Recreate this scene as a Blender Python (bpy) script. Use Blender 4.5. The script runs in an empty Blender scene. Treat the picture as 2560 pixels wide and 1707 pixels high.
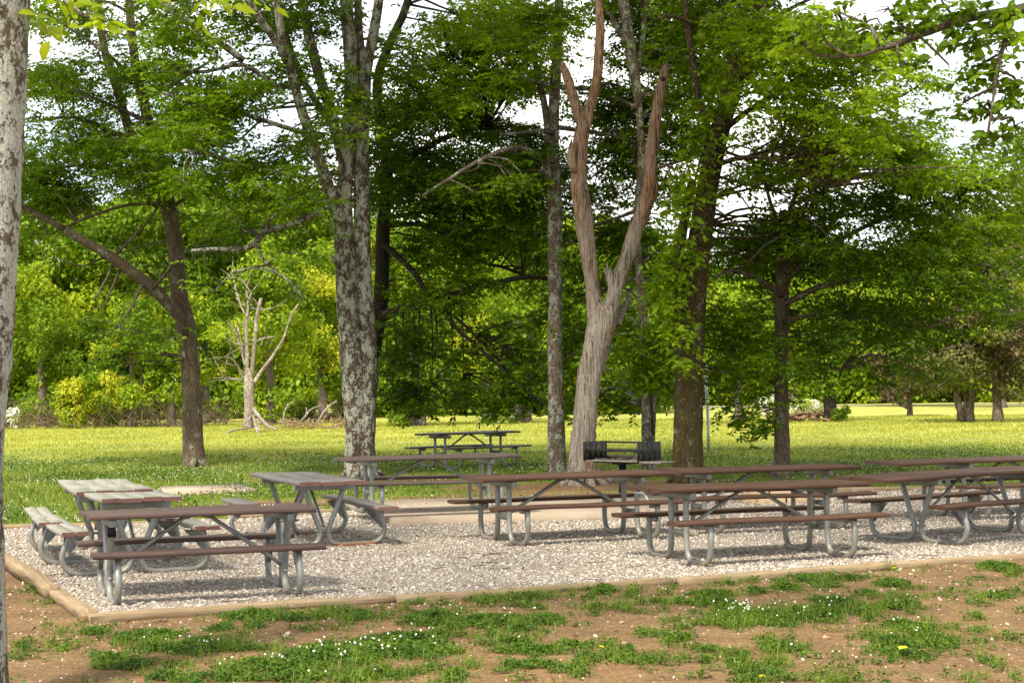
import bpy, math
import numpy as np
from mathutils import Matrix, Vector

C = bpy.context.scene.collection
SC = bpy.context.scene
rad = math.radians

# ------------------------------------------------------------------ camera
FPX, PITCH, ROLL, CAMH = 4370.0, .0236, -.0119, 1.823      # focal length in px of a 2560 px wide frame
cam = bpy.data.cameras.new('camera')
cam.sensor_width = 36.0
cam.lens = 36.0 * FPX / 2560.0
cam.clip_start, cam.clip_end = .3, 3000
camo = bpy.data.objects.new('camera', cam)
C.objects.link(camo)
_cp, _sp, _cr, _sr = math.cos(PITCH), math.sin(PITCH), math.cos(ROLL), math.sin(ROLL)
_X, _U, _F = Vector((1, 0, 0)), Vector((0, -_sp, _cp)), Vector((0, _cp, _sp))
_R = _cr * _X + _sr * _U
_V = -_sr * _X + _cr * _U
_m = Matrix((_R, _V, -_F)).transposed().to_4x4()
_m.translation = Vector((0, 0, CAMH))
camo.matrix_world = _m
SC.camera = camo

# ------------------------------------------------------------------ sky, sun, exposure
SUN_EL, SUN_AZ = rad(52), rad(203)           # azimuth clockwise from +Y: the sun stands behind the camera
w = bpy.data.worlds.new('World')
SC.world = w
w.use_nodes = True
wt = w.node_tree
wt.nodes.clear()
wo = wt.nodes.new('ShaderNodeOutputWorld')
bg = wt.nodes.new('ShaderNodeBackground')
sky = wt.nodes.new('ShaderNodeTexSky')
sky.sky_type = 'NISHITA'
sky.sun_disc = False
sky.sun_elevation = SUN_EL
sky.sun_rotation = SUN_AZ
sky.dust_density = 1.5
# thin bright cloud over the blue
wc = wt.nodes.new('ShaderNodeTexCoord')
wn = wt.nodes.new('ShaderNodeTexNoise')
wn.inputs['Scale'].default_value = 5.0
wn.inputs['Detail'].default_value = 5
wt.links.new(wc.outputs['Generated'], wn.inputs['Vector'])
wr = wt.nodes.new('ShaderNodeMapRange')
wr.inputs[1].default_value = .40
wr.inputs[2].default_value = .58
wr.inputs[3].default_value = .2
wr.inputs[4].default_value = .9
wt.links.new(wn.outputs['Fac'], wr.inputs[0])
wm = wt.nodes.new('ShaderNodeMix')
wm.data_type = 'RGBA'
wm.inputs['B'].default_value = (7.9, 7.6, 7.2, 1)
wt.links.new(wr.outputs[0], wm.inputs['Factor'])
wt.links.new(sky.outputs[0], wm.inputs['A'])
wt.links.new(wm.outputs['Result'], bg.inputs[0])
bg.inputs[1].default_value = .12
wt.links.new(bg.outputs[0], wo.inputs[0])

sl = bpy.data.lights.new('sun', 'SUN')
sl.energy = 3.3
sl.angle = rad(7)                             # veiled by thin cloud: soft edges
sl.color = (1.0, .92, .76)
so = bpy.data.objects.new('sun', sl)
C.objects.link(so)
sd = Vector((math.sin(SUN_AZ) * math.cos(SUN_EL), math.cos(SUN_AZ) * math.cos(SUN_EL), math.sin(SUN_EL)))
so.rotation_euler = sd.to_track_quat('Z', 'Y').to_euler()
so.location = (0, -10, 40)

SC.view_settings.view_transform = 'Standard'
SC.view_settings.look = 'None'
SC.view_settings.gamma = 1
SC.view_settings.exposure = 1.15
SC.render.engine = 'CYCLES'
SC.cycles.max_bounces = 7
SC.cycles.diffuse_bounces = 3
SC.cycles.glossy_bounces = 2
SC.cycles.transmission_bounces = 5
SC.cycles.caustics_reflective = False
SC.cycles.caustics_refractive = False
SC.cycles.use_denoising = True
SC.cycles.sample_clamp_indirect = 6

# ------------------------------------------------------------------ picture point -> place
DK = 2560.0 / 2352.0          # the photograph was measured on a 2352 px wide copy
FD = FPX / DK


def ray(xd, yd):
    x, y = xd * DK - 1280, yd * DK - 853.5
    x0, y0 = _cr * x + _sr * y, -_sr * x + _cr * y
    return np.array([x0 / FPX, _cp + y0 / FPX * _sp, _sp - y0 / FPX * _cp])


def at(xd, yd, D):
    r = ray(xd, yd)
    return np.array([0, 0, CAMH]) + r * (D / r[1])


def gd(xd, yd, z=0.0):
    r = ray(xd, yd)
    return np.array([0, 0, CAMH]) + r * ((z - CAMH) / r[2])


# ------------------------------------------------------------------ materials
class NT:
    def __init__(s, name):
        s.m = bpy.data.materials.new(name)
        s.m.use_nodes = True
        s.t = s.m.node_tree
        s.t.nodes.clear()
        s.out = s.t.nodes.new('ShaderNodeOutputMaterial')

    def n(s, typ, **kw):
        nd = s.t.nodes.new(typ)
        for k, v in kw.items():
            setattr(nd, k, v)
        return nd

    def l(s, a, b):
        s.t.links.new(a, b)

    def val(s, sock, v):
        if hasattr(v, 'links'):
            s.l(v, sock)
        else:
            sock.default_value = v

    def coord(s, kind='Object', scale=(1, 1, 1)):
        tc = s.n('ShaderNodeTexCoord')
        mp = s.n('ShaderNodeMapping')
        mp.inputs['Scale'].default_value = scale
        s.l(tc.outputs[kind], mp.inputs['Vector'])
        return mp.outputs[0]

    def pos(s, scale=(1, 1, 1)):
        g = s.n('ShaderNodeNewGeometry')
        mp = s.n('ShaderNodeMapping')
        mp.inputs['Scale'].default_value = scale
        s.l(g.outputs['Position'], mp.inputs['Vector'])
        return mp.outputs[0]

    def noise(s, vec, scale, detail=4, rough=.55, dist=0):
        nd = s.n('ShaderNodeTexNoise')
        s.l(vec, nd.inputs['Vector'])
        nd.inputs['Scale'].default_value = scale
        nd.inputs['Detail'].default_value = detail
        nd.inputs['Roughness'].default_value = rough
        nd.inputs['Distortion'].default_value = dist
        return nd.outputs['Fac']

    def vor(s, vec, scale, feature='F1', out='Distance'):
        nd = s.n('ShaderNodeTexVoronoi')
        nd.feature = feature
        s.l(vec, nd.inputs['Vector'])
        nd.inputs['Scale'].default_value = scale
        return nd.outputs[out]

    def rng(s, v, a, b, c=0, d=1):
        nd = s.n('ShaderNodeMapRange')
        s.l(v, nd.inputs[0])
        for i, x in zip((1, 2, 3, 4), (a, b, c, d)):
            nd.inputs[i].default_value = x
        return nd.outputs[0]

    def math(s, op, a, b=0.0):
        nd = s.n('ShaderNodeMath', operation=op)
        s.val(nd.inputs[0], a)
        s.val(nd.inputs[1], b)
        return nd.outputs[0]

    def mix(s, f, a, b, mode='MIX'):
        nd = s.n('ShaderNodeMix', data_type='RGBA', blend_type=mode)
        s.val(nd.inputs['Factor'], f)
        for k, v in (('A', a), ('B', b)):
            if hasattr(v, 'links'):
                s.l(v, nd.inputs[k])
            else:
                nd.inputs[k].default_value = (*v, 1)
        return nd.outputs['Result']

    def ramp(s, f, stops, interp='LINEAR'):
        nd = s.n('ShaderNodeValToRGB')
        s.l(f, nd.inputs[0])
        cr = nd.color_ramp
        cr.interpolation = interp
        while len(cr.elements) < len(stops):
            cr.elements.new(.5)
        for e, (p, c) in zip(cr.elements, stops):
            e.position = p
            e.color = (*c, 1)
        return nd.outputs[0]

    def bump(s, h, strength, dist=.02):
        nd = s.n('ShaderNodeBump')
        nd.inputs['Strength'].default_value = strength
        nd.inputs['Distance'].default_value = dist
        s.l(h, nd.inputs['Height'])
        return nd.outputs[0]

    def attr(s, name):
        nd = s.n('ShaderNodeAttribute')
        nd.attribute_name = name
        return nd.outputs['Fac']

    def island(s):
        return s.n('ShaderNodeNewGeometry').outputs['Random Per Island']

    def pbsdf(s, col, rough=.8, spec=.3, metal=0, normal=None):
        b = s.n('ShaderNodeBsdfPrincipled')
        s.val(b.inputs['Base Color'], col if hasattr(col, 'links') else (*col, 1))
        s.val(b.inputs['Roughness'], rough)
        s.val(b.inputs['Specular IOR Level'], spec)
        s.val(b.inputs['Metallic'], metal)
        if normal is not None:
            s.l(normal, b.inputs['Normal'])
        return b.outputs[0]

    def done(s, sh):
        s.l(sh, s.out.inputs[0])
        return s.m


def leaf_mat(name, dark, mid, bright, trans=.5, rough=.5, pos_scale=.45, bias=.45):
    m = NT(name)
    r = m.island()
    nz = m.noise(m.pos(), pos_scale, 3)
    f = m.math('ADD', m.math('MULTIPLY', r, .55), m.math('MULTIPLY', m.rng(nz, .3, .7), bias))
    col = m.ramp(f, [(.08, dark), (.5, mid), (.95, bright)])
    p = m.pbsdf(col, rough, .25)
    t = m.n('ShaderNodeBsdfTranslucent')
    m.l(m.mix(1.0, col, (1.25, 1.25, .55), 'MULTIPLY'), t.inputs[0])
    x = m.n('ShaderNodeMixShader')
    x.inputs[0].default_value = trans
    m.l(p, x.inputs[1])
    m.l(t.outputs[0], x.inputs[2])
    return m.done(x.outputs[0])


def bark_mat(name, base, light, lichen, amount, moss=0.0, scale=1.0, furrow=1.0):
    """amount: share of lichen patches, 0..1"""
    m = NT(name)
    o = m.coord('Object')
    v = m.coord('Object', (20 * scale, 20 * scale, 3.6 * scale))
    furr = m.noise(v, 2.0, 6, .65)
    col = m.mix(m.rng(furr, .36, .62), base, light)
    pat = m.math('ADD', m.math('MULTIPLY', m.noise(m.coord('Object', (1, 1, .7)), 6.5 * scale, 5, .6, .15), .58), m.math('MULTIPLY', m.noise(m.coord('Object', (1, 1, .8)), 27 * scale, 5, .65), .42))
    lo = .60 - .19 * amount
    mask = m.rng(pat, lo, lo + .035)
    mask = m.math('MULTIPLY', mask, m.rng(furr, .30, .42, .25, 1))
    mott = m.noise(o, 45 * scale, 3)
    lc = m.mix(m.rng(mott, .35, .65), tuple(x * .72 for x in lichen), tuple(min(1, x * 1.18) for x in lichen))
    speck = m.rng(m.noise(o, 24 * scale, 5, .65), .57, .63)
    mask2 = m.math('MAXIMUM', mask, m.math('MULTIPLY', speck, min(.8, amount * 1.3)))
    col = m.mix(mask2, col, lc)
    if moss:
        z = m.n('ShaderNodeSeparateXYZ')
        m.l(o, z.inputs[0])
        mm = m.math('MULTIPLY', m.rng(m.noise(o, 3.0, 5), .38, .6), m.rng(z.outputs['Z'], 4.5, 1.0, 0, moss))
        col = m.mix(mm, col, (.10, .085, .012))
    h = m.math('ADD', m.math('MULTIPLY', furr, furrow), m.math('MULTIPLY', mask2, .25))
    return m.done(m.pbsdf(col, .9, .15, 0, m.bump(h, 1.0, .05)))


def wood_mat(name, a, b, scuff, scuff_amt, rough=.55, green=0.0, pale_end=None):
    m = NT(name)
    g = m.coord('Object', (1.2, 26, 26))
    gr = m.noise(g, 1.6, 6, .62, .25)
    isl = m.island()
    col = m.mix(m.rng(gr, .3, .7), a, b)
    col = m.mix(m.rng(isl, 0, 1, 0, .35), col, tuple(x * .72 for x in a))
    wear = m.noise(m.coord('Object', (2.5, 30, 30)), 1.3, 7, .7)
    col = m.mix(m.math('MULTIPLY', m.rng(wear, .60, .72), scuff_amt), col, scuff)
    if green:
        al = m.noise(m.coord('Object', (1, 3, 3)), 1.6, 4)
        col = m.mix(m.math('MULTIPLY', m.rng(al, .42, .62), green), col, (.16, .17, .045))
    oi = m.n('ShaderNodeObjectInfo').outputs['Random']
    col = m.mix(m.rng(oi, .35, 1, 0, .30), col, tuple(.5 * (x + y) for x, y in zip(a, scuff)))
    stain = m.noise(m.coord('Object', (1.6, 5, 5)), 1.2, 5, .6)
    col = m.mix(m.rng(stain, .54, .72, 0, .5), col, tuple(x * .55 for x in b))
    rr = m.math('ADD', rough - .08, m.math('MULTIPLY', gr, .2))
    return m.done(m.pbsdf(col, rr, .35, 0, m.bump(gr, .35, .006)))


def galv_mat(name, tone, rust):
    m = NT(name)
    o = m.coord('Object')
    n1 = m.noise(o, 9, 5, .6)
    col = m.mix(m.rng(n1, .3, .7), tuple(x * .72 for x in tone), tuple(min(1, x * 1.15) for x in tone))
    sp = m.noise(o, 70, 2)
    col = m.mix(m.rng(sp, .5, .75, 0, .35), col, (.5, .52, .52))
    z = m.n('ShaderNodeSeparateXYZ')
    m.l(o, z.inputs[0])
    low = m.math('MULTIPLY', m.rng(z.outputs['Z'], .30, .02), m.rng(m.noise(o, 12, 4), .3, .7, .25, 1))
    col = m.mix(m.math('MULTIPLY', low, .75), col, (.24, .20, .14))
    if rust:
        under = m.math('MULTIPLY', m.rng(z.outputs['Z'], .055, .03), rust)
        col = m.mix(under, col, (.30, .11, .04))
    met = m.math('SUBTRACT', .55, m.math('MULTIPLY', low, .5))
    return m.done(m.pbsdf(col, m.rng(n1, .2, .8, .38, .6), .4, met))


M = {}
M['brown_wood'] = wood_mat('brown_painted_wood', (.088, .040, .022), (.042, .020, .011), (.24, .15, .10), .4, .58)
M['brown_wood_worn'] = wood_mat('worn_brown_painted_wood', (.092, .053, .042), (.040, .022, .019), (.25, .185, .16), .9, .55)
M['dark_wood'] = wood_mat('dark_weathered_wood', (.115, .085, .070), (.055, .040, .034), (.28, .25, .22), .5, .5)
M['grey_brown_wood'] = wood_mat('grey_brown_weathered_wood', (.115, .082, .066), (.055, .040, .034), (.28, .24, .21), .5, .65)
M['grey_wood'] = wood_mat('grey_green_weathered_wood', (.34, .335, .28), (.20, .19, .165), (.47, .46, .43), .7, .65, .3)
M['grey_wood_dark'] = wood_mat('grey_weathered_wood', (.215, .195, .175), (.115, .100, .090), (.36, .34, .32), .7, .62)
M['red_end'] = wood_mat('red_brown_board_end', (.17, .075, .060), (.10, .045, .038), (.3, .2, .18), .3, .6)
M['galv'] = galv_mat('galvanised_steel', (.27, .285, .275), 0)
M['galv_rust'] = galv_mat('rusty_galvanised_steel', (.26, .275, .27), 1.0)
M['galv_dull'] = galv_mat('dull_galvanised_steel', (.25, .26, .235), .2)
M['galv_dark'] = galv_mat('dark_galvanised_steel', (.20, .23, .23), 0)


def simple(name, col, rough=.8, spec=.3, metal=0, var=.25, sc=14):
    m = NT(name)
    n1 = m.noise(m.coord('Object'), sc, 5, .6)
    c = m.mix(m.rng(n1, .3, .7), tuple(x * (1 - var) for x in col), tuple(min(1, x * (1 + var)) for x in col))
    return m.done(m.pbsdf(c, rough, spec, metal, m.bump(n1, .2, .01)))


M['black_steel'] = simple('sooty_black_steel', (.022, .021, .020), .6, .4, .3, .35, 16)
M['black_paint'] = simple('black_painted_steel', (.012, .012, .013), .45, .5, 0, .2)
M['ashy_steel'] = simple('ash_covered_steel', (.21, .185, .16), .85, .2, 0, .45, 11)
M['tape_and_hole'] = simple('black_tape', (.008, .008, .009), .5)
M['paper'] = simple('white_paper', (.78, .80, .84), .8)
M['crumb'] = simple('popcorn', (.62, .47, .25), .9)
M['yellow_leaf'] = simple('yellow_leaf', (.62, .55, .03), .7, .2, 0, .15)
M['dead_leaf'] = simple('dead_leaf', (.30, .16, .06), .8)
M['twig'] = simple('dry_twig', (.11, .075, .05), .9, .1)
M['block'] = simple('tan_concrete_block', (.50, .37, .23), .9, .15, 0, .2, 7)
M['log'] = simple('reddish_dry_log', (.27, .17, .12), .9, .1, 0, .35, 12)
M['pole'] = galv_mat('pole_steel', (.42, .45, .45), 0)
M['flower'] = simple('clover_flower', (.66, .645, .55), .9, .1, 0, .06)
M['yellow_flower'] = simple('yellow_flower', (.62, .56, .10), .9, .1, 0, .1)
M['white_bloom'] = simple('white_bloom', (.80, .80, .66), .9, .1, 0, .08)


def timber_mat():
    m = NT('landscape_timber_wood')
    g = m.coord('Object', (1.5, 22, 22))
    gr = m.noise(g, 1.4, 6, .62, .4)
    col = m.mix(m.rng(gr, .3, .7), (.38, .285, .175), (.20, .14, .08))
    crack = m.noise(m.coord('Object', (.8, 60, 60)), 1.0, 5, .6)
    col = m.mix(m.rng(crack, .57, .64, 0, .85), col, (.10, .065, .038))
    dirt = m.noise(m.coord('Object'), 5, 4)
    col = m.mix(m.rng(dirt, .45, .65, 0, .6), col, (.24, .18, .115))
    return m.done(m.pbsdf(col, .85, .15, 0, m.bump(gr, .4, .012)))


M['timber'] = timber_mat()


def dead_wood_mat():
    m = NT('bare_dead_wood')
    o = m.coord('Object')
    g = m.coord('Object', (18, 18, 1.5))
    gr = m.noise(g, 1.6, 7, .65, .35)
    z = m.n('ShaderNodeSeparateXYZ')
    m.l(o, z.inputs[0])
    hi = m.rng(z.outputs['Z'], 3.6, 6.2)
    grey = m.mix(m.rng(gr, .32, .66), (.20, .165, .135), (.52, .45, .37))
    redd = m.mix(m.rng(gr, .32, .66), (.14, .070, .038), (.45, .265, .150))
    patch = m.noise(m.coord('Object', (2.2, 2.2, .5)), 1.4, 4, .55)
    f = m.math('MINIMUM', m.math('ADD', m.math('MULTIPLY', hi, .75), m.rng(patch, .53, .66, 0, .8)), 1.0)
    col = m.mix(f, grey, redd)
    crack = m.noise(m.coord('Object', (40, 40, .7)), 1.0, 5, .6)
    blot = m.noise(m.coord('Object', (5, 5, 1.6)), 1.5, 6, .65)
    col = m.mix(m.rng(blot, .56, .70, 0, .5), col, (.13, .080, .052))
    col = m.mix(m.rng(crack, .55, .62, 0, .9), col, (.030, .019, .013))
    return m.done(m.pbsdf(col, .88, .15, 0, m.bump(m.math('SUBTRACT', gr, m.math('MULTIPLY', crack, .8)), 1.0, .06)))


M['dead_wood'] = dead_wood_mat()
M['white_wood'] = bark_mat('bleached_dead_wood', (.13, .10, .08), (.36, .30, .25), (.47, .42, .365), .42, 0, .6)
M['bark_lichen'] = bark_mat('lichen_bark', (.060, .038, .026), (.145, .100, .072), (.43, .435, .36), .62)
M['bark_lichen_near'] = bark_mat('pale_lichen_bark', (.085, .060, .034), (.20, .155, .10), (.58, .57, .49), .80, .2, 1.6)
M['bark_dark'] = bark_mat('dark_bark', (.020, .014, .010), (.060, .044, .034), (.16, .16, .13), .18)
M['bark_grey'] = bark_mat('grey_brown_bark', (.060, .042, .028), (.185, .130, .088), (.27, .265, .205), .34)
M['bark_brown'] = bark_mat('mossy_brown_bark', (.028, .018, .009), (.120, .078, .042), (.30, .28, .22), .26, .6)
M['bark_slim'] = bark_mat('slim_lichen_bark', (.075, .052, .038), (.20, .150, .110), (.40, .40, .33), .50)
M['bark_far'] = bark_mat('far_bark', (.07, .052, .042), (.17, .135, .11), (.30, .28, .25), .2, 0, .5)

M['leaf_left'] = leaf_mat('elm_leaves', (.042, .080, .003), (.110, .195, .005), (.235, .345, .010))
M['leaf_mid'] = leaf_mat('shade_leaves', (.040, .080, .003), (.108, .195, .005), (.235, .350, .010))
M['leaf_dark'] = leaf_mat('deep_shade_leaves', (.036, .076, .003), (.094, .175, .004), (.205, .31, .007), .35)  # darker copy of the leaves, shade put into the colour
M['leaf_bright'] = leaf_mat('sunlit_leaves', (.105, .185, .005), (.205, .325, .007), (.36, .47, .012), .45)  # brighter copy of the leaves, sunlight put into the colour
M['leaf_vine'] = leaf_mat('vine_leaves', (.090, .170, .005), (.210, .330, .009), (.38, .48, .018), .45, .4)
M['leaf_lime'] = leaf_mat('lime_leaves', (.18, .28, .010), (.36, .45, .018), (.55, .56, .03), .55)
M['leaf_right'] = leaf_mat('feathery_leaves', (.054, .100, .005), (.140, .220, .008), (.27, .35, .014))
M['leaf_wood1'] = leaf_mat('woodland_leaves', (.075, .145, .005), (.165, .275, .008), (.37, .43, .016), .4, .6, .22, .6)
M['leaf_wood2'] = leaf_mat('deep_woodland_leaves', (.045, .095, .005), (.110, .195, .007), (.23, .325, .010), .4, .6, .25, .6)
M['leaf_yellow'] = leaf_mat('yellow_green_leaves', (.21, .27, .010), (.40, .44, .020), (.58, .57, .05), .45, .6, .25, .6)
M['leaf_olive'] = leaf_mat('olive_cedar_foliage', (.060, .065, .018), (.120, .125, .030), (.20, .205, .040), .25, .7, .5)
M['leaf_brown'] = leaf_mat('brown_twiggy_growth', (.060, .040, .022), (.135, .095, .055), (.23, .18, .10), .1, .8, .5)
M['leaf_pale'] = leaf_mat('pale_new_leaves', (.20, .26, .07), (.34, .39, .13), (.50, .52, .22), .4, .7)
M['clover'] = leaf_mat('clover_leaves', (.022, .056, .005), (.058, .122, .009), (.145, .225, .018), .3, .5, 2.5)
M['grass'] = leaf_mat('grass_blades', (.050, .095, .010), (.120, .175, .020), (.24, .280, .045), .4, .6, .35, .6)
M['grass_sunlit'] = leaf_mat('sunlit_meadow_grass', (.150, .190, .020), (.290, .320, .045), (.46, .46, .10), .4, .6, .30, .6)  # with grass: shade near and sunlight far put into colour; seed heads yellowish too
M['grass_near'] = leaf_mat('yellow_green_grass', (.075, .15, .012), (.15, .24, .022), (.30, .33, .06), .4, .6, 2.0)


def gravel_mat():
    m = NT('crushed_stone')
    p = m.pos()
    d = m.vor(p, 46)
    c = m.vor(p, 46, 'F1', 'Color')
    sx = m.n('ShaderNodeSeparateColor')
    m.l(c, sx.inputs[0])
    col = m.ramp(sx.outputs[0], [(0, (.26, .205, .155)), (.35, (.37, .31, .245)), (.7, (.45, .385, .315)), (1, (.54, .485, .42))])
    col = m.mix(m.rng(d, .35, .65, 0, .6), col, (.16, .125, .095))
    big = m.noise(p, .8, 4)
    col = m.mix(m.rng(big, .45, .7, 0, .35), col, (.33, .26, .20))
    h = m.rng(d, 0, .6, 1, 0)
    return m.done(m.pbsdf(col, .9, .2, 0, m.bump(h, 1.0, .02)))


M['gravel'] = gravel_mat()


def stone_mat(name, stops):
    m = NT(name)
    col = m.ramp(m.island(), stops)
    nz = m.noise(m.pos(), 60, 3)
    col = m.mix(m.rng(nz, .3, .7, 0, .3), col, (.30, .24, .19))
    return m.done(m.pbsdf(col, .9, .2))


M['stones'] = stone_mat('stones', [(0, (.17, .135, .105)), (.22, (.33, .285, .235)), (.55, (.46, .41, .35)), (.85, (.58, .535, .475)), (1, (.74, .71, .66))])
M['pebbles'] = stone_mat('pebbles', [(0, (.24, .15, .09)), (.4, (.38, .27, .18)), (.8, (.50, .42, .33)), (1, (.68, .63, .56))])


def concrete_mat():
    m = NT('worn_concrete')
    p = m.pos()
    n1 = m.noise(p, 1.3, 6, .6)
    n2 = m.noise(p, 40, 3)
    col = m.mix(m.rng(n1, .3, .7), (.27, .215, .16), (.40, .33, .255))
    col = m.mix(m.rng(n2, .4, .7, 0, .3), col, (.22, .17, .125))
    wx = m.n('ShaderNodeSeparateXYZ')
    m.l(m.pos(), wx.inputs[0])
    joint = m.math('LESS_THAN', m.math('ABSOLUTE', m.math('SUBTRACT', wx.outputs['X'], .15)), .012)
    col = m.mix(m.math('MULTIPLY', joint, .7), col, (.08, .06, .045))
    return m.done(m.pbsdf(col, .9, .2, 0, m.bump(n2, .3, .006)))


M['concrete'] = concrete_mat()


def ground_mat():
    m = NT('meadow_and_dirt')
    p = m.pos()
    # grass: mown, mixed with clover, yellower farther out: blooms, and sunlight put into the colour
    g1 = m.noise(m.pos((1, .55, 1)), .35, 5, .6)
    g2 = m.noise(p, 6, 4, .6)
    grass = m.mix(m.rng(g1, .35, .65), (.120, .165, .022), (.225, .265, .045))
    grass = m.mix(m.rng(g2, .35, .7, 0, .55), grass, (.075, .130, .012))
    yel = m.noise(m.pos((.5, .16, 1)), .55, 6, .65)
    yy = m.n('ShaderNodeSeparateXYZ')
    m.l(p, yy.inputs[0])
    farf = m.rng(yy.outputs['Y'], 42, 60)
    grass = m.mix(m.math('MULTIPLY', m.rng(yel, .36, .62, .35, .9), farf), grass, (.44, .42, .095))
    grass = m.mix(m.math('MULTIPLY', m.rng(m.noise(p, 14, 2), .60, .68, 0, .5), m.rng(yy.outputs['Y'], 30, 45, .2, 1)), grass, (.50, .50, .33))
    # dirt
    d1 = m.noise(m.pos((1, 1.6, 1)), 1.3, 6, .62)
    d2 = m.noise(p, 22, 5, .65)
    dirt = m.mix(m.rng(d1, .32, .68), (.155, .096, .045), (.335, .210, .105))
    dirt = m.mix(m.rng(d2, .38, .62, 0, .85), dirt, (.105, .064, .033))
    dirt = m.mix(m.rng(m.noise(p, 90, 2), .60, .70, 0, .55), dirt, (.42, .32, .22))
    orange = m.noise(p, .7, 3)
    dirt = m.mix(m.rng(orange, .52, .72, 0, .35), dirt, (.30, .165, .075))
    f = m.math('ADD', m.attr('dirt'), m.math('MULTIPLY', m.math('SUBTRACT', m.noise(p, 1.6, 6, .65), .5), 1.1))
    col = m.mix(m.rng(f, .42, .58), grass, dirt)
    h = m.math('ADD', m.math('MULTIPLY', d2, .5), d1)
    return m.done(m.pbsdf(col, .95, .1, 0, m.bump(h, 1.0, .06)))


M['ground'] = ground_mat()
M['road'] = simple('grey_road', (.20, .175, .165), .9, .1, 0, .1, 2)


# ------------------------------------------------------------------ objects
def tag(o, label=None, cat=None, group=None, kind=None):
    if label:
        o['label'] = label
    if cat:
        o['category'] = cat
    if group:
        o['group'] = group
    if kind:
        o['kind'] = kind
    return o


def empty(name, loc, label, cat, group=None, rz=0):
    o = bpy.data.objects.new(name, None)
    o.empty_display_size = .2
    C.objects.link(o)
    o.location = [float(x) for x in loc]
    o.rotation_euler = (0, 0, rz)
    return tag(o, label, cat, group)


class MB:
    """collects verts and faces (tris and quads), then links them as ONE mesh object"""

    def __init__(s):
        s.v, s.q, s.t, s.qm, s.tm, s.n = [], [], [], [], [], 0

    def add(s, v, q=None, t=None, mi=0):
        v = np.asarray(v, float).reshape(-1, 3)
        if q is not None and len(q):
            q = np.asarray(q, int).reshape(-1, 4) + s.n
            s.q.append(q)
            s.qm.append(np.full(len(q), mi))
        if t is not None and len(t):
            t = np.asarray(t, int).reshape(-1, 3) + s.n
            s.t.append(t)
            s.tm.append(np.full(len(t), mi))
        s.v.append(v)
        s.n += len(v)

    def box(s, lo, hi, mi=0, R=None, T=None):
        x0, y0, z0 = lo
        x1, y1, z1 = hi
        v = np.array([(x, y, z) for z in (z0, z1) for y in (y0, y1) for x in (x0, x1)], float)
        if R is not None:
            v = v @ np.asarray(R).T
        if T is not None:
            v = v + np.asarray(T)
        s.add(v, [(0, 2, 3, 1), (4, 5, 7, 6), (0, 1, 5, 4), (2, 6, 7, 3), (0, 4, 6, 2), (1, 3, 7, 5)], mi=mi)

    def tube(s, pts, r, sides=10, mi=0, bump=0.0, rng=None, cap=True):
        pts = np.asarray(pts, float)
        n = len(pts)
        r = np.broadcast_to(np.asarray(r, float), (n,))
        tan = np.gradient(pts, axis=0)
        tan /= np.linalg.norm(tan, axis=1)[:, None] + 1e-12
        a = np.array([1.0, 0, 0]) if abs(tan[0][0]) < .8 else np.array([0, 1.0, 0])
        u = np.cross(tan[0], a)
        u /= np.linalg.norm(u)
        ang = np.arange(sides) * 2 * np.pi / sides
        V = np.empty((n, sides, 3))
        ph = rng.uniform(0, 6.28, 6) if rng is not None else None
        for i in range(n):
            u = u - tan[i] * (u @ tan[i])
            u /= np.linalg.norm(u) + 1e-12
            w_ = np.cross(tan[i], u)
            rr = np.full(sides, r[i])
            if bump and rng is not None:
                rr = rr * (1 + bump * (.6 * np.sin(3 * ang + ph[0] + i * .35) + .5 * np.sin(2 * ang + ph[1] - i * .22)
                                       + .45 * np.sin(5 * ang + ph[2] + i * .5)) + bump * .5 * rng.normal(0, 1, sides))
            V[i] = pts[i] + np.outer(rr * np.cos(ang), u) + np.outer(rr * np.sin(ang), w_)
        i, j = np.meshgrid(np.arange(n - 1), np.arange(sides), indexing='ij')
        j2 = (j + 1) % sides
        q = np.stack([i * sides + j, i * sides + j2, (i + 1) * sides + j2, (i + 1) * sides + j], -1).reshape(-1, 4)
        vv = V.reshape(-1, 3)
        t = []
        if cap:
            vv = np.vstack([vv, pts[0], pts[-1]])
            k = n * sides
            for jj in range(sides):
                t.append((k, (jj + 1) % sides, jj))
                t.append((k + 1, (n - 1) * sides + jj, (n - 1) * sides + (jj + 1) % sides))
        s.add(vv, q, t, mi)

    def build(s, name, mats, parent=None, smooth=False, bevel=0):
        me = bpy.data.meshes.new(name)
        v = np.concatenate(s.v) if s.v else np.zeros((0, 3))
        q = np.concatenate(s.q) if s.q else np.zeros((0, 4), int)
        t = np.concatenate(s.t) if s.t else np.zeros((0, 3), int)
        nq, nt = len(q), len(t)
        me.vertices.add(len(v))
        me.vertices.foreach_set('co', v.astype(np.float32).ravel())
        me.loops.add(nq * 4 + nt * 3)
        me.loops.foreach_set('vertex_index', np.concatenate([q.ravel(), t.ravel()]).astype(np.int32))
        me.polygons.add(nq + nt)
        st = np.concatenate([np.arange(nq) * 4, nq * 4 + np.arange(nt) * 3]).astype(np.int32)
        me.polygons.foreach_set('loop_start', st)
        if not isinstance(mats, (list, tuple)):
            mats = [mats]
        for mm in mats:
            me.materials.append(M[mm] if isinstance(mm, str) else mm)
        if len(mats) > 1:
            mi = np.concatenate(([np.concatenate(s.qm)] if nq else []) + ([np.concatenate(s.tm)] if nt else []))
            me.polygons.foreach_set('material_index', mi.astype(np.int32))
        me.update(calc_edges=True)
        if smooth:
            me.polygons.foreach_set('use_smooth', np.ones(nq + nt, bool))
        o = bpy.data.objects.new(name, me)
        C.objects.link(o)
        if parent is not None:
            o.parent = parent
        if bevel:
            b = o.modifiers.new('bevel', 'BEVEL')
            b.width = bevel
            b.segments = 2
        return o


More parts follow.
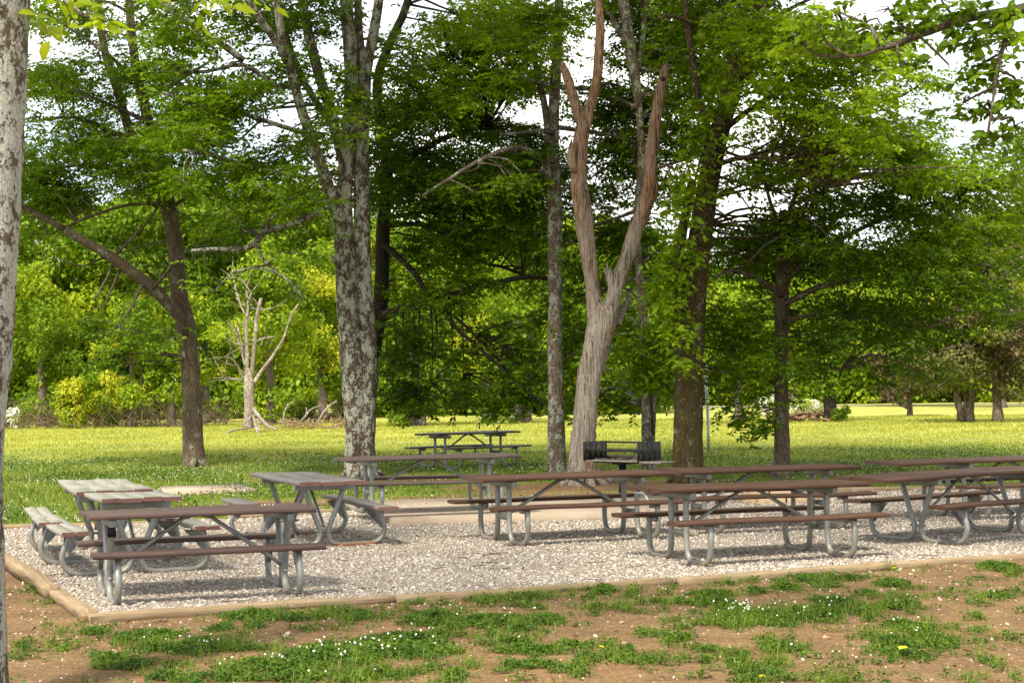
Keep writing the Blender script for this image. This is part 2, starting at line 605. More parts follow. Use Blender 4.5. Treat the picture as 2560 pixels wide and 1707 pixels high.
def smooth_path(p, step=.25):
    """Catmull-Rom through the rows of p (any number of columns; the first three are xyz)"""
    p = np.asarray(p, float)
    P = np.vstack([2 * p[0] - p[1], p, 2 * p[-1] - p[-2]])
    out = []
    for i in range(1, len(P) - 2):
        n = max(2, int(np.linalg.norm(P[i + 1, :3] - P[i, :3]) / step))
        t = np.linspace(0, 1, n, endpoint=False)[:, None]
        a, b, c, d = P[i - 1], P[i], P[i + 1], P[i + 2]
        out.append(.5 * (2 * b + (c - a) * t + (2 * a - 5 * b + 4 * c - d) * t ** 2 + (3 * b - a - 3 * c + d) * t ** 3))
    return np.vstack(out + [P[-2][None]])


def unit(a):
    return a / (np.linalg.norm(a, axis=-1, keepdims=True) + 1e-9)


# ------------------------------------------------------------------ ground, gravel bed, slab
GRAVEL = np.array([(-3.31, 13.65), (-1.29, 14.59), (1.46, 15.76), (5.11, 17.58), (9.5, 19.6), (13, 21.4), (13, 28.0), (8.17, 28.06),
                   (5.76, 28.31), (3.4, 28.4), (-1.6, 26.0), (-2.66, 24.97), (-3.91, 23.92), (-5.70, 23.05), (-6.60, 22.67), (-7.2, 22.4), (-5.36, 18.40), (-3.97, 15.37)])
SLAB = np.array([(-1.55, 22.45), (1.65, 23.15), (2.75, 23.42), (2.45, 27.3), (-2.55, 25.95)])


def inside(poly, x, y):
    x, y = np.asarray(x), np.asarray(y)
    r = np.zeros(x.shape, bool)
    n = len(poly)
    for i in range(n):
        (x0, y0), (x1, y1) = poly[i], poly[(i + 1) % n]
        c = ((y0 > y) != (y1 > y)) & (x < (x1 - x0) * (y - y0) / (y1 - y0 + 1e-12) + x0)
        r ^= c
    return r


def front_line(x):
    return np.interp(x, [-7.2, -5.36, -3.97, -3.31, -1.29, 1.46, 5.11, 13], [22.4, 18.4, 15.37, 13.65, 14.59, 15.76, 17.58, 21.4])


def blob2(x, y, cx, cy, rx, ry):
    return np.exp(-(((x - cx) / rx) ** 2 + ((y - cy) / ry) ** 2))


def dirt_amount(x, y):
    d = np.clip((front_line(x) + .6 - y) / .9, 0, 1)
    d = np.maximum(d, np.clip((-4.6 - x - (y - 17) * .35) / 1.2 + .6, 0, 1) * (y < 19.5) * np.clip((20.5 - y) / 2, 0, 1))
    for (cx, cy, rx, ry, a) in ((-3.0, 33.6, 2.6, 2.2, .95), (1.0, 30.3, 2.6, 2.0, 1.0), (3.1, 31.6, 1.5, 1.5, .8), (-7.2, 39.5, 1.6, 1.0, .55),
                                (5.0, 32.7, 1.3, .9, .55), (-3.2, 27.2, 2.8, 1.2, .75), (.2, 28.2, 3.4, .9, .8), (-5.6, 25.3, 2.4, 1.0, .55),
                                (-.9, 38.0, 2.0, 1.2, .45), (3.2, 29.3, 2.0, .8, .6), (2.0, 34.0, 2, 1, .5)):
        d = np.maximum(d, a * blob2(x, y, cx, cy, rx, ry))
    return d


def build_ground():
    xs = np.unique(np.concatenate([np.arange(-14, 16.01, .25), np.linspace(-60, -14, 12), np.linspace(16, 60, 12), [-600, -250, -120, 120, 250, 600]]))
    ys = np.unique(np.concatenate([np.arange(6, 46.01, .25), np.linspace(46, 100, 16), [-60, -20, 0, 150, 250, 500, 1200], ]))
    X, Y = np.meshgrid(xs, ys)
    Z = np.zeros_like(X)
    b = MB()
    nx, ny = len(xs), len(ys)
    i, j = np.meshgrid(np.arange(ny - 1), np.arange(nx - 1), indexing='ij')
    q = np.stack([i * nx + j, i * nx + j + 1, (i + 1) * nx + j + 1, (i + 1) * nx + j], -1).reshape(-1, 4)
    b.add(np.stack([X, Y, Z], -1).reshape(-1, 3), q)
    o = b.build('ground', 'ground', smooth=True)
    at_ = o.data.attributes.new('dirt', 'FLOAT', 'POINT')
    at_.data.foreach_set('value', dirt_amount(X, Y).ravel().astype(np.float32))
    tag(o, kind='structure')
    # gravel sheet
    b = MB()
    n = len(GRAVEL)
    c = np.array([1.5, 21.0])
    v = [(x, y, .012) for x, y in GRAVEL] + [(c[0], c[1], .012)]
    b.add(v, t=[(k, (k + 1) % n, n) for k in range(n)])
    tag(b.build('gravel_bed', 'gravel'), kind='structure')
    b = MB()
    n = len(SLAB)
    v = [(x, y, .016) for x, y in SLAB] + [(x, y, .10) for x, y in SLAB] + [(.3, 24.6, .10)]
    b.add(v, [(k, (k + 1) % n, n + (k + 1) % n, n + k) for k in range(n)], [(n + k, n + (k + 1) % n, 2 * n) for k in range(n)])
    tag(b.build('concrete_slab', 'concrete'), kind='structure')
    pad = np.array([(-6.23, 30.84), (-4.93, 31.52), (-4.39, 29.82), (-5.82, 29.30)])
    b = MB()
    v = [(x, y, .0) for x, y in pad] + [(x, y, .07) for x, y in pad]
    b.add(v, [(k, (k + 1) % 4, 4 + (k + 1) % 4, 4 + k) for k in range(4)] + [(4, 5, 6, 7)])
    tag(b.build('concrete_pad', 'concrete'), 'small grey concrete pad set in the clover behind weathered tables', 'concrete pad')
    # road far behind the right hand trees
    b = MB()
    b.add([(4, 118, .01), (60, 112, .01), (60, 117, .01), (4, 123, .01)], [(0, 1, 2, 3)])
    tag(b.build('road', 'road'), kind='structure')


build_ground()


def timber(p0, p1, name_label, r=.062, z=.045, curve=0.0, seed=0):
    rng = np.random.default_rng(seed)
    p0, p1 = np.array([*p0, 0.0]), np.array([*p1, 0.0])
    L = np.linalg.norm(p1 - p0)
    ang = math.atan2(p1[1] - p0[1], p1[0] - p0[0])
    o = empty('landscape_timber', (p0 + p1) / 2, name_label, 'timber', 'wooden timbers edging the gravel', ang)
    n = 14
    xs = np.linspace(-L / 2, L / 2, n)
    prof = [(-.060, -.05), (-.062, .028), (-.056, .044), (-.042, .053), (.042, .053), (.056, .044), (.062, .028), (.060, -.05)]
    k = len(prof)
    V = []
    off = np.cumsum(rng.normal(0, .006, n))
    offz = np.cumsum(rng.normal(0, .004, n))
    for i, x in enumerate(xs):
        for (y, zz) in prof:
            V.append((x, y * r / .062 + off[i] + curve * (1 - (2 * x / L) ** 2) + rng.normal(0, .002), zz * r / .062 + z - .006 + offz[i] + rng.normal(0, .002)))
    q = [(i * k + j, i * k + (j + 1) % k, (i + 1) * k + (j + 1) % k, (i + 1) * k + j) for i in range(n - 1) for j in range(k)]
    t = []
    for e, s_ in ((0, 1), ((n - 1) * k, -1)):
        for j in range(1, k - 1):
            t.append((e, e + j + 1, e + j) if s_ > 0 else (e, e + j, e + j + 1))
    b = MB()
    b.add(V, q, t)
    b.build('beam', 'timber', o, smooth=False)
    return o


timber((-3.31, 13.62), (-1.02, 14.70), 'pale timber along the gravel front, from the left corner to first joint', r=.055, z=.03, seed=1)
timber((-1.0, 14.70), (1.40, 15.78), 'timber along the gravel front partly hidden by clover clumps', z=.005, seed=2)
timber((1.47, 15.72), (3.55, 16.72), 'timber along the gravel front, below the middle right brown table', z=.02, seed=3)
timber((3.5, 16.78), (6.4, 18.2), 'timber along the gravel front, ending at right edge', z=.015, seed=4)
timber((-3.33, 13.68), (-3.99, 15.25), 'short round topped timber at front left corner of the gravel', r=.066, z=.05, seed=5)
timber((-4.02, 15.25), (-5.40, 18.5), 'long round topped timber down the left side of the gravel', r=.068, z=.06, seed=6)
timber((-6.9, 22.55), (-3.95, 23.9), 'thin timber at the back of gravel behind weathered tables', r=.05, z=.03, seed=7)
timber((-3.9, 23.93), (-2.45, 25.1), 'thin timber at the back of gravel beside the concrete slab', r=.05, z=.03, seed=8)
timber((3.2, 28.42), (10.5, 28.0), 'thin timber at the back right of gravel against the grass', r=.05, z=.03, seed=9)


# ------------------------------------------------------------------ picnic tables
def plank(b, x0, x1, y0, y1, z0, z1, rng, sag=0.0, seg=10, mi=0, endmi=None):
    e = .006
    prof = [(y0 + e, z0), (y1 - e, z0), (y1, z0 + e), (y1, z1 - e), (y1 - e, z1), (y0 + e, z1), (y0, z1 - e), (y0, z0 + e)]
    x0, x1 = x0 + rng.normal(0, .006), x1 + rng.normal(0, .006)
    xs = np.linspace(x0, x1, seg)
    u = np.linspace(-1, 1, seg)
    w_ = np.interp(u, np.linspace(-1, 1, 5), rng.normal(0, .004, 5)) + sag * u ** 2
    yy = np.interp(u, np.linspace(-1, 1, 4), rng.normal(0, .003, 4))
    V = [(xs[i], y + yy[i], z + w_[i]) for i in range(seg) for (y, z) in prof]
    q = [(i * 8 + j, i * 8 + (j + 1) % 8, (i + 1) * 8 + (j + 1) % 8, (i + 1) * 8 + j) for i in range(seg - 1) for j in range(8)]
    b.add(V, q, mi=mi)
    k = (seg - 1) * 8
    for base, f in ((0, -1), (k, 1)):
        vv = V[base:base + 8]
        t = [(0, j + 1, j) if f < 0 else (0, j, j + 1) for j in range(1, 7)]
        b.add([(x + f * .0006, y, z) for x, y, z in vv], t=t, mi=mi if endmi is None else endmi)


def make_table(x, y, rz, z=0.0, left=1.2, right=1.2, seat_l=1.2, seat_r=1.2, style='straight', top='brown_wood', metal='galv', ls=.812,
               boards=3, label='', seed=0, end=None, sag=0.0):
    rng = np.random.default_rng(seed)
    t = empty('picnic_table', (x, y, z), label, 'picnic table', 'picnic tables', rz)
    W, TZ = .388, .76
    mats = [top, end] if end else [top]
    em = 1 if end else None
    b = MB()
    bw = 2 * W / boards
    for k in range(boards):
        plank(b, -left, right, -W + k * bw + .004, -W + (k + 1) * bw - .004, TZ - .042, TZ + rng.normal(0, .002), rng, sag, 12, 0, em)
    b.build('tabletop', mats, t)
    for s_ in (-1, 1):
        b = MB()
        y0, y1 = sorted((s_ * .505, s_ * .750))
        if boards == 4:
            ym = (y0 + y1) / 2
            plank(b, -seat_l, seat_r, y0, ym - .004, .42, .46, rng, sag, 12, 0, em)
            plank(b, -seat_l, seat_r, ym + .004, y1, .42, .46, rng, sag, 12, 0, em)
        else:
            plank(b, -seat_l, seat_r, y0, y1, .42, .46, rng, sag, 12, 0, em)
        b.build('seat', mats, t)
    R = .030
    for e in (-1, 1):
        ex = e * ls
        b = MB()
        b.box((ex - .030, -.335, TZ - .115), (ex + .030, .335, TZ - .047))
        b.build('top_plate', metal, t, bevel=.004)
        for s_ in (-1, 1):
            if style == 'straight':
                raw = [(.165, .655), (.165, .45), (.168, .25), (.20, .095), (.285, .032), (.44, .030), (.57, .032), (.655, .095), (.685, .22), (.680, .33), (.665, .418)]
            else:
                raw = [(.225, .655), (.16, .48), (.075, .27), (.045, .175), (.075, .075), (.16, .031), (.38, .030), (.56, .032), (.665, .085), (.705, .19), (.675, .30), (.635, .418)]
            pts = smooth_path([(ex, s_ * a, c) for a, c in raw], .035)
            b = MB()
            b.tube(pts, R, 12)
            lg = b.build('leg', metal, t, smooth=True)
            b = MB()
            yo, yi = (.69, .52) if style == 'straight' else (.70, .47)
            if style == 'straight':
                b.box((ex - .028, min(s_ * yo, s_ * yi), .372), (ex + .028, max(s_ * yo, s_ * yi), .4195))
            else:
                th = .004
                tri = [(.685, .417), (.46, .417), (.52, .36), (.665, .20), (.70, .22)]
                v = [(ex + dx, s_ * a, c) for dx in (-.022, .022) for a, c in tri]
                b.add(v, [(k, (k + 1) % 5, 5 + (k + 1) % 5, 5 + k) for k in range(5)], [(0, 1, 2), (0, 2, 3), (0, 3, 4), (5, 7, 6), (5, 8, 7), (5, 9, 8)])
            b.build('seat_bracket', metal, lg)
        zb = .30 if style == 'straight' else .24
        b = MB()
        if style == 'straight':
            b.box((ex - .018, -.16, zb - .03), (ex + .018, .16, zb + .03))
        else:
            b.tube([(ex, -.11, .19), (ex, .11, .19)], .014, 8)
        b.build('cross_bar', metal, t)
        b = MB()
        b.tube([(ex - e * .02, 0, zb), (ex - e * .06, 0, zb + .03), (e * .12, 0, TZ - .075), (e * .03, 0, TZ - .052)], .019, 10)
        b.build('brace', metal, t, smooth=True)
    return t


TA = make_table(-2.79, 15.42, .336, -.01, .975, .975, .975, .975, 'slanted', 'brown_wood_worn', 'galv', .765, 3,
                'worn brown picnic table with popcorn crumbs on top, nearest on the left', 11)
make_table(2.413, 17.94, .374, 0, style='straight', top='brown_wood', metal='galv_dull', label='brown picnic table nearest on the right, in front of a similar table', seed=12)
make_table(.625, 20.29, .409, 0, style='straight', top='brown_wood', metal='galv_dull', label='brown picnic table in front of the grill, white ribbon tied to its leg', seed=13)
make_table(5.15, 19.9, .60, 0, left=1.72, right=1.3, style='slanted', top='brown_wood', metal='galv', label='brown picnic table at right with long overhanging top end, shiny top', seed=14)
make_table(-1.153, 23.45, .333, .10, style='straight', top='grey_brown_wood', metal='galv', label='faded brown picnic table standing on the concrete slab', seed=15)
make_table(-.982, 38.2, .755, 0, style='straight', top='dark_wood', metal='galv_dark', label='dark picnic table farthest away, alone on the meadow grass', seed=16)
make_table(3.006, 21.45, .317, 0, style='straight', top='brown_wood', metal='galv_dull', label='brown picnic table just behind the nearest right hand one', seed=17)
make_table(6.5, 23.1, .40, 0, left=1.95, style='straight', top='brown_wood', metal='galv_dull', label='brown picnic table at far right by the grass, cut by the frame', seed=18)
make_table(-3.983, 17.83, 1.945, 0, style='slanted', top='grey_wood', metal='galv', boards=4, end='red_end', sag=.012,
           label='weathered grey green picnic table seen end on, nearer of two', seed=19)
make_table(-2.427, 20.43, 1.94, 0, style='slanted', top='grey_wood_dark', metal='galv_rust', boards=3, end='red_end',
           label='grey brown picnic table seen end on with rusty leg bottoms', seed=20)
make_table(-4.447, 18.95, 1.90, 0, style='slanted', top='grey_wood', metal='galv', boards=4, end='red_end', sag=.014,
           label='weathered grey green picnic table seen end on, behind its twin', seed=21)
# things on the tables
b = MB()
b.box((-.765 - .034, -.26, .56), (-.765 + .034, -.195, .655))
b.build('black_tape', 'tape_and_hole', TA)
rng = np.random.default_rng(5)
cr = empty('popcorn_crumbs', at(638, 1170, 15.6), 'few yellow popcorn crumbs lying on the brown table top', 'crumbs')
cr.location = (-2.79 + math.cos(.336) * .62, 15.42 + math.sin(.336) * .62, .752)
b = MB()
for k in range(7):
    c = rng.normal(0, .018, 3) * (1.6, 1, 0)
    b.tube([c + (0, 0, .0), c + (.008, 0, .010), c + (.016, .004, .004)], [.006, .011, .005], 6)
b.build('crumb', 'crumb', cr)
rb = empty('ribbon', (.625 + math.cos(.409) * .812 + math.sin(.409) * .165, 20.29 + math.sin(.409) * .812 - math.cos(.409) * .165, 0), 'white ribbon tied around a table leg near the grill', 'ribbon')
b = MB()
ang = np.linspace(0, 2 * np.pi, 13)
b.tube([(.033 * math.cos(a), .033 * math.sin(a), .525 + .006 * math.sin(2 * a)) for a in ang], .008, 6)
tl = smooth_path([(.03, -.02, .525), (.07, -.03, .52), (.11, -.03, .48), (.13, -.025, .44)], .02)
n = len(tl)
wv = np.stack([tl + (0, 0, .013), tl - (0, 0, .013)], 1).reshape(-1, 3)
b.add(wv, [(2 * i, 2 * i + 1, 2 * i + 3, 2 * i + 2) for i in range(n - 1)])
tl2 = tl * (.8, 1.6, 1) + (.004, .01, .012)
wv = np.stack([tl2 + (0, 0, .010), tl2 - (0, 0, .010)], 1).reshape(-1, 3)
b.add(wv, [(2 * i, 2 * i + 1, 2 * i + 3, 2 * i + 2) for i in range(n - 1)])
b.build('bow', 'paper', rb)


# ------------------------------------------------------------------ grill, fire ring, pole
def grill():
    g = empty('pedestal_grill', (1.63, 26.2, .0), 'black steel pedestal park grill with an ashy open firebox', 'grill', None, rad(-40))
    b = MB()
    b.tube([(0, 0, 0), (0, 0, .60)], .058, 18)
    b.build('post', 'black_paint', g, smooth=False)
    b = MB()
    b.box((-.11, -.11, .585), (.11, .11, .612))
    b.build('mounting_plate', 'black_paint', g)
    b = MB()
    b.box((-.40, -.20, .612), (.40, .20, .632))
    b.box((-.50, -.28, .632), (.50, .28, .650), 1)
    for k in range(40):
        rr = np.random.default_rng(k)
        x, y = rr.uniform(-.46, .44), rr.uniform(-.24, .22)
        s_ = rr.uniform(.02, .05)
        b.add(np.array([(x - s_, y - s_, .649), (x + s_, y - s_, .649), (x + s_ * .8, y + s_, .649), (x - s_, y + s_, .649), (x, y, .65 + s_ * .7)]), t=[(0, 1, 4), (1, 2, 4), (2, 3, 4), (3, 0, 4)], mi=1)
    b.build('fire_pan', ['black_steel', 'ashy_steel'], g)
    for sx in (-1, 1):
        b = MB()
        xa, xb = sx * .5 - .008, sx * .5 + .008
        ys = [-.28, -.235, -.205, -.075, -.045, .055, .085, .20, .225, .28]
        for i in range(9):
            if i % 2 == 1:       # slotted strips
                for z0, z1 in ((.650, .735), (.765, .80), (.865, .885), (.91, .925)):
                    b.box((xa, ys[i], z0), (xb, ys[i + 1], z1))
            else:
                b.box((xa, ys[i], .650), (xb, ys[i + 1], .925))
        p = b.build('side_panel', 'black_steel', g)
        b = MB()
        b.box((xa - .006, -.29, .64), (xb + .006, -.281, .928))
        b.build('edge_flange', 'black_steel', p)
    b = MB()
    b.tube([(-.5, .27, .905), (.5, .27, .905)], .014, 8)
    b.build('back_bar', 'black_steel', g)
    b = MB()
    b.box((-.49, .262, .65), (.49, .278, .71))
    b.build('back_panel', 'ashy_steel', g)
    b = MB()
    for k in range(24):
        y = -.24 + k * .021
        b.tube([(-.48, y, .80), (.48, y, .80)], .0055, 6)
    for x in (-.45, 0, .45):
        b.tube([(x, -.25, .792), (x, .25, .792)], .008, 6)
    b.box((-.485, -.262, .782), (.485, -.248, .818))
    b.build('cooking_grate', 'black_steel', g)
    b = MB()
    b.box((.515, -.27, .628), (.86, .18, .640))
    b.box((.515, -.285, .615), (.86, -.271, .650))
    b.build('side_shelf', 'ashy_steel', g)
    for y in (-.15, .12):
        b = MB()
        b.tube([(.50, y - .05, .80), (.545, y - .05, .80), (.545, y + .05, .80), (.50, y + .05, .80)], .009, 8)
        b.build('handle', 'black_steel', g)


grill()


def fire_ring():
    c = (3.98, 26.15, 0)
    g = empty('fire_ring', c, 'low round fire ring of tan blocks behind the right hand tables', 'fire ring')
    rng = np.random.default_rng(3)
    n = 8
    for k in range(n):
        a0, a1 = 2 * np.pi * k / n + .025, 2 * np.pi * (k + 1) / n - .025
        for lv in range(2):
            b = MB()
            aa = np.linspace(a0, a1, 7) + (.35 if lv else 0)
            z0, z1 = lv * .112, lv * .112 + .108 + rng.uniform(-.004, .004)
            ro, ri = .58 + rng.uniform(-.012, .012), .40
            V = [(r_ * math.cos(a), r_ * math.sin(a), z) for a in aa for (r_, z) in ((ri, z0), (ro, z0), (ro, z1), (ri, z1))]
            q = [(i * 4 + j, i * 4 + (j + 1) % 4, (i + 1) * 4 + (j + 1) % 4, (i + 1) * 4 + j) for i in range(6) for j in range(4)]
            b.add(V, q + [(3, 2, 1, 0), (24, 25, 26, 27)])
            b.build('block', 'block', g, bevel=.006)


fire_ring()
pb = gd(1628, 1040)
po = empty('metal_pole', pb, 'thin leaning galvanised metal pole standing in the meadow', 'pole')
b = MB()
pp = [at(1628, 1040, pb[1]) - pb, at(1626.5, 990, pb[1]) - pb, at(1625, 930, pb[1]) - pb, at(1622, 890, pb[1]) - pb, at(1620, 838, pb[1]) - pb]
b.tube(pp, .040, 10)
b.build('shaft', 'pole', po, smooth=True)

# ------------------------------------------------------------------ foliage
def leaves(b, P, dirs, nrm, L, Wd, rng, mi=0, oval=False):
    """one folded leaf per row of P"""
    n = len(P)
    L = L * rng.uniform(.5, 1.4, n)[:, None]
    side = unit(np.cross(nrm, dirs))
    hw = L * (Wd * .5)
    mid = P + dirs * L * .45
    tip = P + dirs * L - nrm * L * .12
    up = nrm * hw * .35
    if oval:
        a_, c_ = P + dirs * L * .26, P + dirs * L * .64 - nrm * L * .04
        V = np.stack([P, a_ + side * hw * .85 + up, a_ - side * hw * .85 + up, c_ + side * hw * .85 + up, c_ - side * hw * .85 + up, tip], 1).reshape(-1, 3)
        k = np.arange(n) * 6
        b.add(V, np.stack([k + 2, k + 1, k + 3, k + 4], 1), np.concatenate([np.stack([k, k + 1, k + 2], 1), np.stack([k + 4, k + 3, k + 5], 1)]), mi)
        return
    V = np.stack([P, mid + side * hw + up, tip, mid - side * hw + up], 1).reshape(-1, 3)
    q = np.arange(4 * n).reshape(-1, 4)
    b.add(V, q, mi=mi)


def sprays(b, c, axes, nl, L, rng, org, per=12, Wd=.5, tw=.55, droop=.25, flat=.45, mi=0, outward=.6, oval=False):
    """twigs with alternate leaves in flat sprays, filling an ellipsoid"""
    nt = max(1, int(nl / per))
    u = unit(rng.normal(0, 1, (nt, 3))) * rng.uniform(0, 1, (nt, 1)) ** (1 / 2.4)
    base = c + u * axes
    out = unit((base - org) * (1, 1, .15) + 1e-6)
    az = rng.uniform(0, 2 * np.pi, nt)
    d = unit(np.stack([np.cos(az), np.sin(az), rng.normal(-.10, .28, nt)], 1) + out * outward)
    t = (np.arange(per) + .6) / per
    tl = tw * rng.uniform(.6, 1.3, nt)
    P = base[:, None] + d[:, None] * (tl[:, None] * t)[..., None]
    P[..., 2] -= droop * (tl[:, None] * t) ** 2
    perp = unit(np.cross(d, (0, 0, 1.0)))
    tn = unit(np.cross(perp, d) + rng.normal(0, .25, (nt, 3)))
    sg = np.where(np.arange(per) % 2, 1.0, -1.0)
    ld = unit(d[:, None] * .55 + perp[:, None] * sg[None, :, None] * .85 + rng.normal(0, .30, (nt, per, 3)) + np.array([0, 0, -.22]))
    nn = unit(tn[:, None] + rng.normal(0, flat, (nt, per, 3)))
    leaves(b, P.reshape(-1, 3), ld.reshape(-1, 3), nn.reshape(-1, 3), L, Wd, rng, mi, oval or L < .1001)


def clump_leaves(b, c, axes, nl, L, rng, mi=0, Wd=.62):
    """far foliage: leaf tufts through a lumpy volume, denser at its skin"""
    u = unit(rng.normal(0, 1, (nl, 3)))
    P = c + u * (rng.uniform(.25, 1, (nl, 1)) ** .5) * axes
    n = unit(u * .7 + rng.normal(0, .7, (nl, 3)) + (0, 0, .35))
    d = unit(np.cross(n, rng.normal(0, 1, (nl, 3))) + (0, 0, -.3))
    leaves(b, P, d, n, L, Wd, rng, mi)


LEAF_AREA = .21           # mean projected share of L * W


def px(D):
    return D / FD


class Tree:
    """a tree whose limbs and leaf masses are read off the photograph at the tree's own distance"""

    def __init__(s, label, xd, yd, bark, leaf, seed, name='tree', cat='tree', group=None, D=None):
        s.base = gd(xd, yd) if D is None else at(xd, yd, D) * (1, 1, 0)
        s.D = s.base[1]
        s.root = empty(name, s.base, label, cat, group)
        s.rng = np.random.default_rng(seed)
        s.tb, s.cb = MB(), MB()
        s.bark, s.leaf = bark, leaf
        s.nodes = []

    def limb(s, pts, dd=0.0, d0=0.0, sides=12, bump=.05, step=.22):
        """pts: (x, y, radius px); the limb drifts dd metres in depth from its start (offset d0) to its end"""
        n = len(pts)
        P = []
        for i, (x, y, r) in enumerate(pts):
            D = s.D + d0 + dd * i / max(1, n - 1)
            p = at(x, y, D) - s.base
            P.append((*p, r * px(D)))
        S = smooth_path(P, step)
        S[:, 3] = np.maximum(S[:, 3], .004)
        s.tb.tube(S[:, :3], S[:, 3], sides, bump=bump, rng=s.rng)
        s.nodes.append(S[:, :3])
        return S

    def mass(s, x, y, rx, ry, dens, dd=0.0, rd=None, L=.105, flat=.45, tw=.55, droop=.25, mi=0, branch=True):
        D = s.D + dd
        c = at(x, y, D) - s.base
        ax = np.array([rx * px(D), (rd if rd else max(.5, rx * px(D) * .8)), ry * px(D)])
        nl = int(dens * math.pi * ax[0] * ax[2] / (LEAF_AREA * L * L * .5))
        org = np.array([0, 0, c[2] - .5])
        sprays(s.cb, c, ax, nl, L, s.rng, org, tw=tw, flat=flat, droop=droop, mi=mi)
        if branch and s.nodes:
            N = np.vstack(s.nodes)
            N = N[N[:, 2] < c[2] + .6] if (N[:, 2] < c[2] + .6).any() else N
            k = np.argmin(np.linalg.norm((N - c) * (1, 1, 1.6), axis=1))
            a = N[k]
            L_ = np.linalg.norm(c - a)
            if L_ < 5.0:
                m_ = (a + c) / 2 + s.rng.normal(0, .12 * L_, 3) + (0, 0, .10 * L_)
                S = smooth_path(np.array([a, m_, c]), .3)
                r0 = min(.035, .012 + .008 * L_)
                s.tb.tube(S, np.linspace(r0, .010, len(S)), 6, bump=.05, rng=s.rng)
            for k in range(4):
                e = c + unit(s.rng.normal(0, 1, 3)) * ax * .6
                m_ = (c + e) / 2 + s.rng.normal(0, .1, 3) * ax
                S = smooth_path(np.array([c, m_, e]), .3)
                s.tb.tube(S, np.linspace(.008, .002, len(S)), 5)

    def scatter(s, box, n, rx, ry, dens, dd=(-2, 2), gaps=(), **kw):
        x0, y0, x1, y1 = box
        done = 0
        for _ in range(n * 6):
            if done >= n:
                break
            x, y = s.rng.uniform(x0, x1), s.rng.uniform(y0, y1)
            if any(((x - g[0]) / (g[2] + rx * .6)) ** 2 + ((y - g[1]) / (g[3] + ry * .5)) ** 2 < 1 for g in gaps):
                continue
            k = s.rng.uniform(.7, 1.35)
            s.mass(x, y, rx * k, ry * k, dens * s.rng.uniform(.7, 1.3), s.rng.uniform(*dd), **kw)
            done += 1

    def top(s, x, y0, y1, r_m, n, dens=1.0, L=.30, dd=0.0, spread=None):
        """the unseen crown above the frame, spread towards the camera to cast shade"""
        for _ in range(n):
            y = s.rng.uniform(y0, y1)
            c = at(x, y, s.D + dd) - s.base
            a = s.rng.uniform(0, 6.28)
            R_ = (r_m + 2.2) * math.sqrt(s.rng.uniform(0, 1))
            c = c + (R_ * .85 * math.cos(a), s.rng.uniform(-13, 3), 0)  # clumps reach far forward so their shade falls on trunks and ground
            c[2] = max(c[2], (CAMH + (s.base[1] + c[1]) * .262) + 1.5)
            ax = np.array([1.5, 1.5, .9])
            sprays(s.cb, c, ax, int(.34 * dens * math.pi * 2.2 / (LEAF_AREA * L * L * .5)), L, s.rng, np.array([0, 0, c[2]]), per=8, tw=1.0)

    def build(s, smooth=True):
        s.trunk = s.tb.build('trunk', s.bark, s.root, smooth=smooth)
        if s.cb.n:
            s.cb.build('crown', s.leaf, s.root)
        return s.root


# ---- left tree with the slanting limb
t = Tree('grey barked tree at left with a thick bare limb slanting up left', 447, 1070, 'bark_grey', ['leaf_left', 'leaf_dark'], 101)
t.limb([(447, 1074, 36), (446, 1060, 28), (444, 1030, 25.5), (442, 980, 24), (440, 900, 22.5), (433, 800, 22), (424, 735, 22), (413, 690, 19.5), (408, 640, 19), (404, 580, 18),
        (396, 520, 18), (382, 455, 19), (366, 390, 15), (350, 316, 13), (333, 250, 12), (316, 176, 11), (303, 80, 10), (296, -20, 9), (292, -160, 7)], .3)
t.limb([(378, 452, 12), (350, 400, 12), (318, 350, 11.5), (292, 282, 11), (268, 200, 10), (246, 140, 9.5), (232, 70, 9), (222, -30, 8), (210, -140, 6)], 1.0, .2)
t.limb([(430, 775, 10), (418, 738, 14), (402, 712, 14.5), (380, 690, 14), (352, 662, 14), (322, 640, 13.5), (290, 615, 13), (258, 592, 12), (225, 572, 11), (190, 553, 10), (148, 528, 9.5)], -1.2)
t.limb([(148, 528, 8), (110, 505, 7), (60, 480, 6), (20, 455, 5)], -.4, -1.2)
for a in ([(258, 592, 4), (290, 560, 4), (330, 520, 3.5), (360, 480, 3)], [(280, 607, 4), (262, 650, 3), (240, 700, 2)], [(330, 645, 3.5), (305, 700, 2.5), (270, 750, 2)],
          [(240, 590, 3), (190, 612, 2.5), (150, 600, 2)], [(352, 662, 4), (385, 625, 3.5), (410, 590, 3)], [(262, 600, 3.5), (245, 640, 3), (215, 690, 2)]):
    t.limb(a, -.5, -.6, 6)
for a in ([(340, 280, 6), (250, 240, 4), (150, 200, 3), (60, 170, 2)], [(350, 330, 6), (250, 300, 5), (170, 270, 4), (70, 280, 2.5)], [(372, 410, 6), (280, 400, 5), (180, 380, 4), (80, 400, 3)],
          [(330, 230, 5), (420, 180, 4), (500, 130, 3)], [(320, 190, 5), (240, 120, 4), (150, 60, 3), (80, 20, 2)], [(385, 470, 6), (300, 470, 4), (200, 500, 3), (110, 540, 2)],
          [(390, 480, 5), (450, 440, 4), (520, 400, 3), (600, 380, 2)], [(360, 350, 5), (440, 330, 4), (540, 340, 3)]):
    t.limb(a, t.rng.uniform(-2, 2), 0, 6)
LG = [(270, 465, 60, 30), (150, 90, 30, 25), (300, 250, 22, 22), (560, 250, 26, 26), (460, 470, 30, 22)]
t.scatter((40, -20, 420, 200), 30, 75, 36, .6, (-2.5, 2.5), LG, flat=.5)
t.scatter((40, 180, 480, 360), 28, 80, 32, .68, (-2.5, 2.5), LG, flat=.35)
t.scatter((30, 320, 480, 450), 28, 85, 28, 1.0, (-2.5, 2), LG, flat=.35, mi=1)
